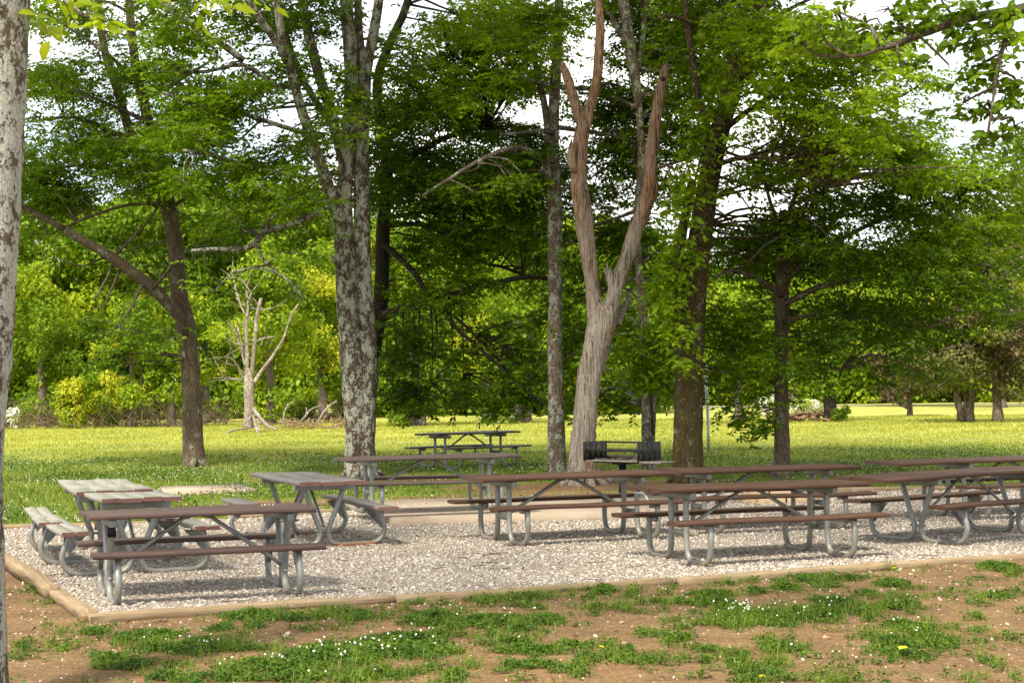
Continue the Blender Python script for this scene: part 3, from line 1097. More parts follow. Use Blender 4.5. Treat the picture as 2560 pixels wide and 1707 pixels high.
t.scatter((30, 430, 190, 540), 12, 60, 28, .95, (.2, 2.0), [(270, 490, 70, 45)], flat=.35, mi=1)
t.scatter((430, 430, 720, 510), 9, 70, 22, .75, (-1, 2), LG, flat=.35, mi=1)
t.scatter((200, 690, 400, 840), 15, 38, 22, .75, (-1.5, -.4), (), tw=.4, mi=1)
t.scatter((200, 570, 420, 700), 7, 45, 18, .4, (.2, 1.5), (), tw=.4, mi=1)
t.scatter((420, 520, 560, 640), 5, 45, 18, .5, (-1, .5), (), tw=.4, mi=1)
t.top(300, -800, -60, 5.5, 26, .9)
for x0, y0, x1, y1, d in ((436, 1072, 415, 1078, -0.3), (458, 1072, 484, 1076, -0.2), (446, 1072, 440, 1084, -0.9)):
    t.limb([(x0, y0 - 26, 9), (x0 * .6 + x1 * .4, y0 - 8, 8.5), (x1, y1, 4)], d, 0, 8, .06, .12)
t.build()

# (roots are added by each tree's own limb lists)
# ---- lichen covered multi stem tree
t = Tree('stout lichen covered tree with fused stems in the middle left', 828, 1095, 'bark_lichen', ['leaf_mid', 'leaf_vine'], 102)
t.limb([(830, 1100, 44), (829, 1080, 37), (828, 1040, 34.5), (827, 980, 34), (826, 930, 32), (825, 870, 24), (824, 800, 14), (822, 740, 6)], .1, 0, 18, .06)
t.limb([(817, 1060, 20), (816, 980, 23), (812, 900, 25), (806, 780, 27), (799, 690, 27), (793, 600, 24), (789, 540, 23), (790, 480, 20), (793, 420, 18), (797, 350, 16.5), (803, 280, 16), (807, 200, 16), (806, 130, 16),
        (800, 60, 15), (792, -20, 13), (786, -160, 10)], .1, -.12, 14, .06)
t.limb([(842, 1060, 19), (842, 980, 21), (842, 900, 23), (840, 780, 23), (836, 700, 21), (833, 600, 20), (832, 500, 19), (831, 420, 19), (829, 350, 18), (830, 280, 18), (833, 220, 18), (836, 165, 18), (846, 130, 14), (858, 80, 12), (868, 20, 11),
        (880, -60, 9)], .3, -.05, 14, .06)
t.limb([(834, 175, 12), (829, 120, 11), (823, 60, 10), (822, -30, 9)], .3, .05, 10)
t.limb([(800, 560, 16), (782, 510, 16), (765, 460, 15), (747, 410, 14), (730, 360, 13.5), (712, 310, 13), (695, 260, 12), (680, 210, 11.5), (668, 165, 11), (655, 120, 10.5), (645, 70, 10), (638, 0, 9),
        (630, -120, 7)], -1.5, -.1)
t.limb([(664, 150, 9), (640, 105, 9), (615, 70, 8.5), (585, 25, 8), (560, -30, 7)], -1.0, -1.3)
t.limb([(800, 420, 12), (785, 360, 12), (770, 300, 12), (755, 240, 12), (738, 190, 12), (722, 130, 12), (705, 60, 11), (690, -20, 10)], .8, .4)
t.limb([(790, 330, 9), (765, 290, 9), (742, 260, 8), (700, 190, 8), (665, 110, 8), (650, 60, 7)], 1.6, .3)
t.limb([(776, 480, 11), (750, 484, 9), (720, 492, 8.5), (690, 508, 8), (650, 521, 7.5), (615, 530, 8), (595, 545, 8), (578, 566, 6.5), (545, 573, 5.5), (500, 572, 5.5), (440, 577, 5)], -1.2)
t.limb([(590, 560, 4), (600, 590, 4), (635, 625, 3), (670, 650, 2.5), (700, 690, 2)], -.3, -1.0, 6)
t.limb([(612, 530, 4), (620, 505, 4), (660, 475, 3), (720, 440, 2.5)], -.5, -1.0, 6)
t.limb([(770, 395, 7), (720, 408, 6), (660, 400, 5.5), (580, 385, 5), (500, 360, 4), (420, 345, 3)], -2.0)
t.limb([(740, 310, 6), (680, 300, 6), (600, 275, 5.5), (530, 255, 5), (440, 240, 4), (375, 212, 3)], -2.0)
t.limb([(690, 190, 9), (640, 200, 6), (560, 150, 5), (470, 165, 4), (360, 165, 3)], -1.6)
t.limb([(560, 140, 8), (500, 95, 8), (440, 55, 8), (390, 20, 7.5), (350, -20, 7)], -.5, -1)
t.limb([(800, 640, 6), (775, 610, 6), (762, 590, 5)], -.5, -.3, 8)
for a in ([(440, 10, 3), (425, 90, 3), (415, 170, 2)], [(545, 160, 2), (600, 240, 2), (605, 290, 1.5)], [(500, 120, 2), (480, 230, 2), (520, 350, 1.5)]):
    t.limb(a, -.3, -1.2, 5)
TG = [(690, 250, 24, 34), (720, 200, 18, 20), (600, 300, 30, 20), (880, 40, 26, 36), (850, 110, 14, 30), (450, 190, 24, 20), (740, 120, 12, 20)]
t.scatter((380, -20, 780, 190), 30, 75, 32, .75, (-2.5, 2), TG)
t.scatter((370, 190, 780, 330), 28, 75, 30, .8, (-2.5, 2), TG, flat=.4)
t.scatter((420, 330, 790, 470), 20, 80, 26, 1.05, (-2.5, 2), [(480, 350, 30, 20)], flat=.35)
t.scatter((500, 480, 790, 600), 8, 60, 20, .55, (-1.5, 1), ())
t.scatter((450, 600, 760, 700), 6, 45, 16, .4, (-1.2, -.6), (), tw=.4)
for (x, y, rx, ry) in ((790, 190, 28, 50), (770, 270, 26, 30), (800, 240, 18, 30), (758, 330, 22, 26), (735, 400, 20, 26), (860, 310, 16, 24), (770, 220, 20, 26)):
    t.mass(x, y, rx, ry, 1.2, -.7, .35, .10, mi=1, branch=False)
t.top(800, -800, -60, 5.5, 26, .95)
for x0, y0, x1, y1, d in ((806, 1090, 780, 1098, -0.2), (850, 1090, 884, 1092, 0.2), (822, 1092, 812, 1108, -0.8), (840, 1092, 862, 1104, -0.6)):
    t.limb([(x0, y0 - 26, 9), (x0 * .6 + x1 * .4, y0 - 8, 8.5), (x1, y1, 4)], d, 0, 8, .06, .12)
t.build()

# ---- dark stem just behind it, with the long low branch to the right
t = Tree('dark trunked tree behind the lichen tree, low branch reaching right', 846, 1078, 'bark_dark', ['leaf_dark', 'leaf_mid', 'leaf_bright'], 103)
t.limb([(846, 1080, 20), (847, 1040, 15), (850, 950, 14), (856, 850, 15), (864, 760, 17), (874, 690, 17), (878, 620, 16), (880, 540, 16), (886, 460, 15), (888, 380, 14), (880, 300, 13), (868, 240, 12), (870, 170, 11),
        (900, 90, 10), (935, 10, 9), (950, -100, 8)], .4, .4)
t.limb([(876, 728, 13), (905, 716, 11), (935, 706, 10), (970, 702, 9), (1003, 690, 9), (1040, 676, 8.5), (1075, 665, 8), (1115, 654, 7.5), (1150, 648, 6.5), (1200, 636, 6), (1260, 640, 5)], -1.6)
t.limb([(880, 560, 8), (915, 590, 7), (950, 625, 7), (985, 680, 6)], -1.0, .2, 8)
t.limb([(890, 520, 6), (930, 515, 6), (990, 520, 5), (1040, 560, 4), (1100, 600, 4), (1150, 612, 4), (1200, 630, 3)], -1.0, .3, 8)
t.limb([(1010, 695, 5), (1040, 745, 5), (1085, 785, 4.5), (1130, 825, 4), (1190, 880, 3.5), (1250, 930, 3)], -1.0, -.8, 7)
t.limb([(1005, 700, 4), (1060, 740, 3.5), (1110, 790, 3), (1150, 830, 2.5)], -.5, -.8, 6)
for x, y1 in ((905, 850), (925, 905), (950, 860), (962, 900), (990, 880), (1035, 840), (1060, 860), (1000, 830), (938, 800)):
    t.limb([(x, 705, 2.2), (x + 4, (705 + y1) / 2, 1.8), (x - 4 + t.rng.uniform(-10, 20), y1, 1.2)], t.rng.uniform(-.6, .3), t.rng.uniform(-.6, -.2), 5)
for a in ([(888, 400, 8), (960, 350, 7), (1040, 310, 6), (1120, 290, 5)], [(885, 330, 7), (950, 270, 6), (1010, 200, 5), (1080, 150, 4)], [(886, 460, 7), (980, 430, 6), (1080, 420, 5), (1180, 400, 3)],
          [(880, 300, 7), (930, 280, 6), (985, 230, 5)], [(884, 500, 6), (960, 490, 5), (1040, 470, 4), (1150, 460, 3)]):
    t.limb(a, t.rng.uniform(-2, 1), .3, 8)
CG = [(1215, 255, 36, 30), (910, 40, 26, 34), (1130, 340, 18, 16), (1000, 330, 14, 12), (1090, 480, 14, 16), (940, 480, 14, 14)]
t.scatter((870, 20, 1240, 240), 34, 70, 34, 1.15, (-2, 2.5), CG, mi=1)
t.scatter((860, 230, 1250, 360), 22, 75, 28, 1.15, (-2, 2.5), CG)
t.scatter((860, 350, 1260, 490), 36, 80, 28, 1.35, (-2, 2.5), CG)
t.scatter((870, 470, 1250, 560), 12, 70, 24, .9, (-1.5, 2), CG)
t.scatter((1030, 520, 1260, 670), 18, 58, 28, .9, (-2.0, 1), (), mi=1)
t.scatter((900, 560, 1060, 720), 12, 50, 28, .75, (-2.0, 1), (), mi=1)
t.scatter((880, 730, 1010, 930), 18, 44, 36, .75, (-1.6, .3), (), tw=.4)
t.scatter((980, 740, 1250, 910), 24, 52, 32, .75, (-1.6, .3), (), tw=.4)
t.scatter((1000, 620, 1250, 860), 10, 46, 26, .6, (-2.2, -1.2), (), tw=.4, mi=1)
t.scatter((950, 330, 1240, 470), 12, 60, 20, .8, (-2.9, -1.6), CG, mi=1)
t.scatter((1090, 860, 1260, 950), 12, 36, 20, 1.1, (-1.6, -.2), (), tw=.35)
t.scatter((890, 900, 1060, 950), 6, 34, 16, .9, (-1.4, -.2), (), tw=.35)
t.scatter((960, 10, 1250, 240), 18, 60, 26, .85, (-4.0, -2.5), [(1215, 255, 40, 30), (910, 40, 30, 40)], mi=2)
t.top(980, -800, -60, 5.5, 26, 1.0)
t.build()

# ---- slim lichen trunk
t = Tree('slim straight lichen spotted tree beside the bare dead trunk', 1277, 1090, 'bark_slim', ['leaf_mid', 'leaf_bright'], 104)
t.limb([(1278, 1096, 26), (1278, 1075, 22), (1277, 1020, 20), (1277, 950, 18.5), (1277, 880, 18), (1276, 800, 17.5), (1275, 720, 17), (1275, 640, 17), (1274, 560, 16.5), (1274, 480, 16.5), (1272, 420, 16),
        (1270, 360, 14), (1271, 300, 13), (1274, 220, 12.5), (1279, 140, 12), (1282, 60, 11), (1284, -30, 10), (1284, -150, 8)], .2)
t.limb([(1264, 430, 8), (1256, 390, 8), (1243, 365, 7), (1227, 352, 7), (1190, 338, 6), (1140, 352, 5.5), (1090, 375, 5), (1030, 412, 4), (970, 450, 3)], -1.5)
t.limb([(1262, 330, 8), (1252, 250, 8), (1242, 200, 7), (1230, 150, 6.5), (1224, 80, 6)], .8)
t.limb([(1272, 305, 6), (1240, 300, 5), (1200, 305, 4), (1150, 310, 3)], -.8, 0, 8)
t.limb([(1272, 200, 6), (1240, 190, 4), (1190, 175, 3)], -.8, 0, 8)
t.limb([(1278, 292, 6), (1330, 300, 5), (1400, 310, 4), (1460, 330, 3)], .8, .3, 8)
t.limb([(1282, 200, 6), (1340, 205, 5), (1400, 190, 4)], .8, .3, 8)
SG = [(1215, 255, 40, 32), (1310, 130, 20, 34)]
t.scatter((1120, -10, 1310, 200), 16, 55, 30, .9, (-2.5, 1), SG, mi=1)
t.scatter((1050, 330, 1260, 440), 10, 65, 20, .8, (-1.5, 1), ())
t.scatter((1230, 470, 1330, 640), 5, 34, 22, .5, (.5, 1.5), ())
t.scatter((1290, 240, 1500, 560), 20, 50, 30, .85, (1.0, 3.0), [(1325, 190, 22, 30)])
t.mass(1268, 575, 36, 16, .9, -.5, .4, branch=False)
t.mass(1276, 750, 30, 10, .7, -.5, .3, branch=False)
t.mass(1262, 350, 34, 20, .8, -.5, .4, branch=False)
t.top(1280, -800, -60, 5.0, 20, .9)
t.build()

# ---- bare dead trunk
t = Tree('bare forked dead tree trunk with bark gone and broken tops', 1337, 1112, 'dead_wood', ['leaf_mid'], 105, 'dead_tree', 'dead tree')
t.limb([(1336, 1124, 52), (1336, 1105, 40), (1337, 1075, 33), (1339, 1030, 29.5), (1342, 980, 28), (1347, 920, 27), (1354, 870, 27), (1364, 820, 28.5), (1375, 775, 31), (1383, 742, 32), (1388, 715, 29), (1388, 695, 20)], 0, 0, 30, .06, .055)
t.limb([(1378, 760, 22), (1371, 720, 20), (1365, 690, 18), (1361, 660, 17), (1356, 620, 17.5), (1351, 580, 18.5), (1343, 514, 20), (1336, 470, 20.5), (1331, 420, 19.5), (1330, 380, 18), (1332, 344, 17), (1337, 305, 16), (1342, 280, 14)], .2, 0, 26, .085, .055)
t.limb([(1338, 300, 12), (1330, 265, 11.5), (1318, 225, 11), (1308, 195, 10.5), (1300, 172, 10), (1294, 155, 7.5)], -.2, .2, 16, .10, .055)
t.limb([(1342, 300, 13), (1350, 265, 12.5), (1360, 232, 11.5), (1368, 195, 11.5), (1374, 155, 11), (1377, 110, 10.5), (1378, 60, 9.5), (1376, 10, 9), (1374, -50, 8.5), (1372, -110, 8)], .4, .2, 16, .10, .055)
t.limb([(1390, 760, 22), (1400, 715, 20), (1414, 665, 17), (1428, 625, 17), (1441, 589, 17), (1452, 555, 17), (1462, 525, 17), (1476, 490, 17.5), (1486, 455, 17), (1491, 420, 15.5), (1494, 385, 14.5), (1498, 344, 14),
        (1503, 295, 13.5), (1510, 250, 13), (1517, 210, 12.5), (1524, 175, 11), (1529, 152, 7.5)], -.3, 0, 26, .085, .055)
t.limb([(1488, 470, 10), (1497, 447, 11), (1503, 428, 10), (1506, 411, 5)], 0, -.12, 10, .12, .08)      # knob on the right fork
t.limb([(1320, 395, 8), (1314, 372, 9), (1314, 350, 9), (1316, 333, 5)], 0, 0, 10, .12, .08)            # knot on the left fork
t.limb([(1404, 700, 11), (1406, 665, 10.5), (1401, 640, 10), (1394, 619, 8)], 0, -.1, 10, .12, .08)     # broken stub in the crotch
t.limb([(1418, 745, 9), (1430, 715, 8), (1438, 697, 7), (1445, 684, 5)], .3, .1, 9, .1, .08)
for (x, y, d_) in ((1294, 157, .0), (1529, 156, -.3), (1394, 622, -.1), (1445, 687, .4), (1316, 336, 0)):      # splintered ends
    for k in range(6):
        xa = x + t.rng.uniform(-6, 6)
        t.limb([(xa, y + 10, 3.2), (xa + t.rng.uniform(-2, 2), y - 2, 2.4), (xa + t.rng.uniform(-4, 4), y - t.rng.uniform(6, 18), .6)], t.rng.uniform(-.05, .05), d_ + t.rng.uniform(-.06, .06), 5, 0, .05)
for x1, y1, d in ((1395, 1118, -.3), (1288, 1118, -.2), (1410, 1108, .4), (1330, 1130, -.6), (1365, 1128, -.6)):
    t.limb([(1337 + (x1 - 1337) * .25, 1065, 10), (1337 + (x1 - 1337) * .6, 1095, 10), (x1, y1, 8)], d, 0, 8, .08)
t.build()
# woodpecker holes: black plugs, the shade inside put into the colour
tr = t.root
for (x, y) in ((1523, 182), (1375, 122)):
    c = at(x, y, t.D - .37 + (.88 if x < 1500 else 0)) - t.base
    b = MB()
    b.tube([c + (0, -.01, 0), c + (0, .06, 0)], .045 if x > 1500 else .03, 10)
    b.build('hole', 'tape_and_hole', tr)

# ---- slim trunk right of it and the big brown one, both with vines
t = Tree('slim lichen spotted tree between the dead trunk and brown trunk', 1490, 1084, 'bark_slim', ['leaf_mid', 'leaf_vine'], 106)
t.limb([(1489, 1090, 18), (1489, 1050, 15), (1489, 1000, 15.5), (1490, 940, 17), (1488, 880, 16), (1486, 820, 13), (1480, 760, 11), (1475, 700, 10.5), (1470, 640, 10), (1464, 580, 9.5), (1462, 520, 9), (1468, 440, 9),
        (1474, 360, 9), (1470, 280, 9), (1462, 200, 11), (1452, 140, 13), (1440, 60, 13), (1428, -20, 12), (1418, -120, 9)], .5)
t.limb([(1496, 930, 10), (1503, 890, 8), (1505, 840, 7), (1508, 780, 6)], .2, .1)
t.limb([(1458, 180, 8), (1475, 110, 7), (1480, 40, 6), (1486, -40, 5)], .2, .5)
t.limb([(1445, 110, 7), (1420, 70, 6), (1400, 30, 5)], .2, .5)
for a in ([(1470, 400, 5), (1530, 380, 4), (1600, 360, 3)], [(1465, 250, 6), (1400, 220, 4), (1330, 215, 3)], [(1470, 480, 5), (1420, 500, 4), (1360, 520, 3)]):
    t.limb(a, .8, .3, 7)
t.scatter((1380, -10, 1640, 200), 28, 55, 34, 1.05, (0, 3), [(1405, 110, 16, 20)])
t.scatter((1380, 190, 1620, 380), 28, 55, 32, 1.1, (0, 3), [(1500, 350, 16, 20)])
t.scatter((1380, 370, 1600, 640), 22, 52, 34, .95, (0.3, 3), ())
t.scatter((1385, -10, 1500, 150), 12, 42, 28, .8, (.5, 3), [(1405, 110, 14, 16)])
t.scatter((1290, 640, 1500, 940), 22, 44, 34, .85, (.4, 1.2), (), tw=.4)
t.scatter((1480, 880, 1550, 940), 3, 30, 18, .7, (.4, 1.2), (), tw=.4)
t.top(1480, -800, -60, 4.5, 16, 1.0)
t.build()
t2 = t

t = Tree('big brown mossy trunked tree leaning right at its top', 1580, 1107, 'bark_brown', ['leaf_mid', 'leaf_bright'], 107)
t.limb([(1578, 1114, 46), (1578, 1095, 39), (1579, 1060, 36), (1580, 1000, 34.5), (1581, 940, 33.5), (1582, 880, 33), (1584, 820, 32), (1588, 760, 31), (1593, 700, 29), (1598, 640, 27.5), (1604, 580, 26.5), (1612, 520, 26),
        (1620, 460, 25), (1630, 400, 24), (1643, 340, 23), (1658, 285, 22), (1675, 235, 22), (1690, 190, 21), (1708, 140, 17), (1725, 85, 15), (1742, 30, 14), (1756, -30, 12), (1770, -140, 9)], .6, 0, 18, .05)
t.limb([(1560, 760, 14), (1552, 690, 14), (1552, 620, 13), (1562, 560, 12), (1575, 490, 11), (1590, 420, 11)], .2, .1, 10)
t.limb([(1684, 200, 14), (1684, 150, 14), (1676, 100, 13), (1664, 50, 12), (1658, -20, 11), (1650, -120, 8)], .4, .4, 10)
t.limb([(1640, 350, 10), (1620, 280, 9), (1600, 200, 8.5), (1588, 120, 8), (1578, 60, 8), (1572, -20, 7)], .8, .2, 10)
t.limb([(1595, 60, 5), (1560, 42, 4.5), (1530, 38, 4), (1505, 48, 3)], -.6, -.2, 7)
for a in ([(1660, 300, 8), (1740, 240, 6), (1830, 200, 5), (1930, 190, 3)], [(1640, 380, 7), (1720, 360, 5), (1820, 380, 4), (1900, 430, 3)], [(1690, 190, 8), (1780, 110, 6), (1880, 80, 4), (1980, 60, 3)],
          [(1725, 90, 6), (1800, 30, 5), (1900, -20, 3)]):
    t.limb(a, t.rng.uniform(-2.5, -.5), 0, 7)
RG = [(2015, 190, 20, 16), (2080, 240, 22, 16), (2150, 110, 40, 30), (2200, 230, 40, 36), (2200, 315, 40, 22), (1690, 345, 26, 20), (1650, 490, 22, 26), (1905, 20, 26, 18), (1950, 30, 36, 26), (1690, 460, 24, 26)]
t.scatter((1500, -10, 1760, 210), 24, 50, 32, 1.0, (.2, 2.5), [(1690, 345, 20, 20)])
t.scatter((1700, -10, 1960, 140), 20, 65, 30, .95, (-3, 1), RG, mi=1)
t.scatter((1950, 120, 2200, 400), 14, 60, 26, .8, (-3, 2), RG, mi=1)
t.scatter((1775, 90, 2140, 260), 30, 70, 28, .9, (-3.5, 0), RG, mi=1)
t.scatter((1745, 230, 2200, 400), 32, 70, 28, .8, (-3, 1), RG, mi=1)
t.scatter((1660, 380, 1900, 560), 16, 60, 26, .8, (.3, 2), RG)
t.scatter((1620, 540, 1760, 900), 10, 44, 36, .7, (.2, 2.0), (), tw=.45)
t.scatter((1620, 840, 1700, 960), 5, 30, 30, .6, (.2, 1.0), (), tw=.35)
t.top(1690, -800, -60, 5.0, 22, .95)
for x0, y0, x1, y1, d in ((1556, 1100, 1532, 1110, -0.2), (1602, 1100, 1628, 1106, -0.1), (1576, 1102, 1570, 1118, -0.7)):
    t.limb([(x0, y0 - 26, 9), (x0 * .6 + x1 * .4, y0 - 8, 8.5), (x1, y1, 4)], d, 0, 8, .06, .12)
t.build()

vb = np.array(t.base)
v = empty('climbing_vine', vb, 'bright green leafy vine climbing the big brown trunk', 'vine')
rng = np.random.default_rng(77)
b = MB()
tb = MB()


def vine_mass(x, y, rx, ry, D, dens=1.35, L=.115, rd=.35):
    c = at(x, y, D) - vb
    ax = np.array([rx * px(D), rd, ry * px(D)])
    nl = int(dens * math.pi * ax[0] * ax[2] / (LEAF_AREA * L * L * .5))
    sprays(b, c, ax, nl, L, rng, c + (0, 1.5, .4), per=7, Wd=.55, tw=.32, droop=.9, flat=.4, oval=True)


D8 = vb[1] - .55
for (x, y, rx, ry) in ((1560, 820, 34, 44), (1555, 760, 36, 40), (1545, 700, 38, 44), (1552, 640, 40, 40), (1560, 580, 40, 40), (1570, 520, 38, 40), (1580, 460, 40, 38), (1592, 400, 42, 36), (1605, 345, 44, 36), (1622, 290, 46, 34),
                       (1640, 240, 46, 32), (1655, 190, 44, 32), (1660, 130, 40, 34), (1640, 80, 44, 34), (1670, 40, 44, 36), (1700, 10, 40, 30), (1600, 600, 20, 26), (1610, 430, 26, 30), (1590, 250, 34, 30), (1520, 600, 24, 40)):
    vine_mass(x + rng.uniform(-8, 8), y, rx * .9, ry * .85, D8, 1.35)
for (x, y, rx, ry) in ((1720, 205, 50, 22), (1760, 150, 50, 26), (1790, 200, 46, 22), (1750, 260, 40, 22), (1700, 300, 40, 20)):
    vine_mass(x, y, rx, ry, D8 - 1.5, .9, .115, .6)
tb.tube(smooth_path([at(1560, 800, D8 + .02) - vb, at(1552, 740, D8) - vb, at(1560, 600, D8) - vb, at(1600, 400, D8) - vb, at(1650, 250, D8 + .1) - vb], .3), .018, 7)
tb.build('stem', 'bark_dark', v, smooth=True)
b.build('foliage', 'leaf_vine', v)

vb = np.array(t2.base)
v = empty('climbing_vine', vb, 'yellow green vine bunch hanging on the slim trunk beside the grill', 'vine')
b = MB()
tb = MB()
D7 = vb[1] - 1.2
for (x, y, rx, ry) in ((1500, 760, 34, 34), (1480, 800, 38, 26), (1440, 790, 40, 18), (1520, 810, 36, 40), (1500, 850, 40, 36), (1530, 870, 34, 34), (1470, 850, 34, 26), (1515, 700, 26, 40), (1520, 640, 22, 30), (1540, 900, 24, 22), (1490, 890, 24, 18), (1412, 798, 24, 12), (1540, 740, 26, 36)):
    vine_mass(x, y, rx * .95, ry * .9, D7, 1.9, .115, .4)
tb.tube(smooth_path([at(1500, 1000, D7 + .6) - vb, at(1495, 880, D7 + .2) - vb, at(1510, 780, D7) - vb, at(1515, 640, D7) - vb], .3), .015, 7)
tb.tube(smooth_path([at(1500, 850, D7) - vb, at(1460, 790, D7) - vb, at(1475, 730, D7 - .1) - vb, at(1495, 690, D7) - vb], .3), .008, 6)
tb.build('stem', 'bark_dark', v, smooth=True)
b.build('foliage', 'leaf_vine', v)

# ---- slender trunk at right with the feathery crown
t = Tree('slender dark trunked tree at right with feathery layered crown', 1796, 1095, 'bark_grey', ['leaf_right', 'leaf_dark', 'leaf_mid'], 108)
t.limb([(1796, 1102, 26), (1796, 1085, 21), (1796, 1040, 18.5), (1795, 980, 17.5), (1795, 900, 17), (1795, 820, 17), (1796, 740, 16.5), (1797, 660, 16), (1798, 600, 15.5), (1799, 550, 15), (1800, 505, 13), (1801, 485, 11)], .2, 0, 14, .06)
LB = ([(1800, 600, 7), (1822, 560, 6), (1838, 510, 5), (1860, 450, 4), (1895, 380, 3)], [(1800, 650, 8), (1850, 600, 7), (1910, 560, 6), (1990, 520, 5), (2090, 480, 4), (2200, 450, 2.5)],
      [(1800, 700, 8), (1880, 660, 7), (1980, 640, 6), (2080, 640, 5), (2200, 650, 4), (2300, 640, 2.5)], [(1798, 620, 7), (1870, 560, 6), (1930, 490, 5), (1970, 420, 3)],
      [(1800, 740, 7), (1880, 720, 6), (1980, 730, 5), (2100, 760, 3)], [(1800, 560, 6), (1780, 500, 5), (1760, 430, 4), (1750, 360, 3)], [(1796, 680, 6), (1740, 640, 5), (1680, 620, 4), (1640, 640, 3)],
      [(1796, 780, 5), (1740, 760, 4), (1690, 790, 3)], [(1800, 520, 6), (1830, 440, 5), (1850, 360, 4), (1900, 280, 3)], [(1796, 840, 4), (1860, 830, 3), (1930, 850, 2.5)])
for a in LB:
    t.limb(a, t.rng.uniform(-2.0, 1.5), 0, 8, .04)
t.scatter((1700, 300, 2250, 480), 40, 75, 24, .85, (-2.5, 2), [(1690, 345, 26, 20), (2180, 310, 60, 30), (1690, 460, 26, 26)], flat=.3, droop=.4)
t.scatter((1820, 470, 2280, 600), 24, 85, 22, .95, (-2.5, 2), (), flat=.3, droop=.4)
t.scatter((1840, 560, 2300, 720), 30, 90, 22, 1.2, (-2.5, 2), (), flat=.28, mi=1, droop=.4)
t.scatter((1670, 520, 1820, 720), 14, 52, 30, .85, (.2, 2), (), flat=.4, mi=2)
t.scatter((1800, 690, 2130, 860), 18, 60, 28, .85, (-1.5, 1.5), (), flat=.4, mi=1)
t.scatter((1640, 720, 1790, 930), 14, 44, 34, .75, (-1.0, 1.5), (), flat=.4, mi=2)
t.scatter((1690, 850, 1790, 1000), 8, 30, 34, .6, (-1.0, .5), (), flat=.5, tw=.35, mi=2)
t.scatter((2150, 330, 2360, 480), 10, 70, 24, .7, (-1, 3), (), flat=.4, mi=2)
t.scatter((2050, 400, 2352, 640), 22, 80, 22, .85, (-1.5, 3), (), flat=.3, droop=.4)
t.top(1850, -420, 60, 4.5, 12, .7)
for x0, y0, x1, y1, d in ((1784, 1090, 1768, 1098, -0.2), (1808, 1090, 1824, 1096, -0.1)):
    t.limb([(x0, y0 - 26, 9), (x0 * .6 + x1 * .4, y0 - 8, 8.5), (x1, y1, 4)], d, 0, 8, .06, .12)
t.build()

# ---- trees whose trunks stand beside the frame
t = Tree('pale lichen covered trunk standing nearest at the left edge', -40, 1760, 'bark_lichen_near', ['leaf_lime', 'leaf_mid'], 109, D=10.0)
t.limb([(-62, 1790, 92), (-68, 1600, 82), (-72, 1400, 80), (-74, 1200, 80), (-74, 1050, 82), (-70, 920, 84), (-62, 780, 88), (-52, 640, 88), (-44, 480, 88), (-36, 320, 88), (-28, 160, 88), (-22, 0, 88), (-14, -200, 86), (0, -500, 76),
        (30, -900, 62)], 0, 0, 24, .03, .1)
t.limb([(-10, -60, 30), (40, -50, 18), (120, -30, 12), (230, -24, 9), (360, -30, 7), (520, -16, 5)], -.3, 0, 8)
t.limb([(120, -30, 7), (150, 0, 6), (185, 30, 4), (230, 55, 3)], -.1, -.1, 7)
for (x, y, rx, ry, n, dd) in ((160, 14, 70, 16, 26, -.2), (215, 40, 42, 20, 14, -.25), (255, 62, 24, 18, 8, -.3), (90, 50, 28, 40, 16, .15), (330, -8, 60, 10, 14, -.1), (470, 4, 50, 14, 16, -.2), (540, 6, 20, 12, 8, -.2)):
    D_ = t.D + dd
    c = at(x, y, D_) - t.base
    ax = np.array([rx * px(D_), .15, ry * px(D_)])
    sprays(t.cb, c, ax, n, .105, t.rng, c - (.5, 0, -.2), per=4, Wd=.5, tw=.2, droop=.8, flat=.6, oval=True)
for k in range(34):  # unseen overhead leaf clumps, added to half shade the gravel
    a, R_ = t.rng.uniform(0, 6.28), 4.6 * math.sqrt(t.rng.uniform(0, 1))
    c = np.array([1.0 + R_ * math.cos(a), 2.2 + R_ * math.sin(a), 0])
    c[2] = CAMH + .262 * (t.base[1] + c[1]) + 1.5 + t.rng.uniform(0, 5)
    sprays(t.cb, c, np.array([1.2, 1.2, .6]), 80, .28, t.rng, c, per=8, tw=.9, mi=1)
t.build()

t = Tree('leafy branch hanging in at the upper right corner', 2520, 1500, 'bark_grey', ['leaf_mid', 'leaf_bright'], 110, D=16.5)
t.limb([(2520, 1560, 60), (2520, 1300, 52), (2515, 1000, 50), (2510, 600, 48), (2500, 200, 46), (2500, -200, 42), (2500, -700, 34)], 0, 0, 14, .05)
t.limb([(2500, -40, 22), (2420, 0, 15), (2330, 25, 12), (2260, 35, 10), (2200, 50, 9), (2150, 68, 8.5), (2100, 85, 8), (2060, 103, 7.5), (2020, 112, 6), (1985, 126, 5), (1950, 130, 3)], -.6)
t.limb([(2330, 25, 8), (2310, 90, 6), (2290, 160, 5), (2280, 240, 3), (2270, 310, 2)], -.4, -.3, 7)
t.limb([(2110, 82, 3), (2140, 110, 3), (2180, 150, 2)], -.1, -.4, 6)
t.limb([(2060, 103, 3), (2070, 160, 2)], .1, -.5, 6)
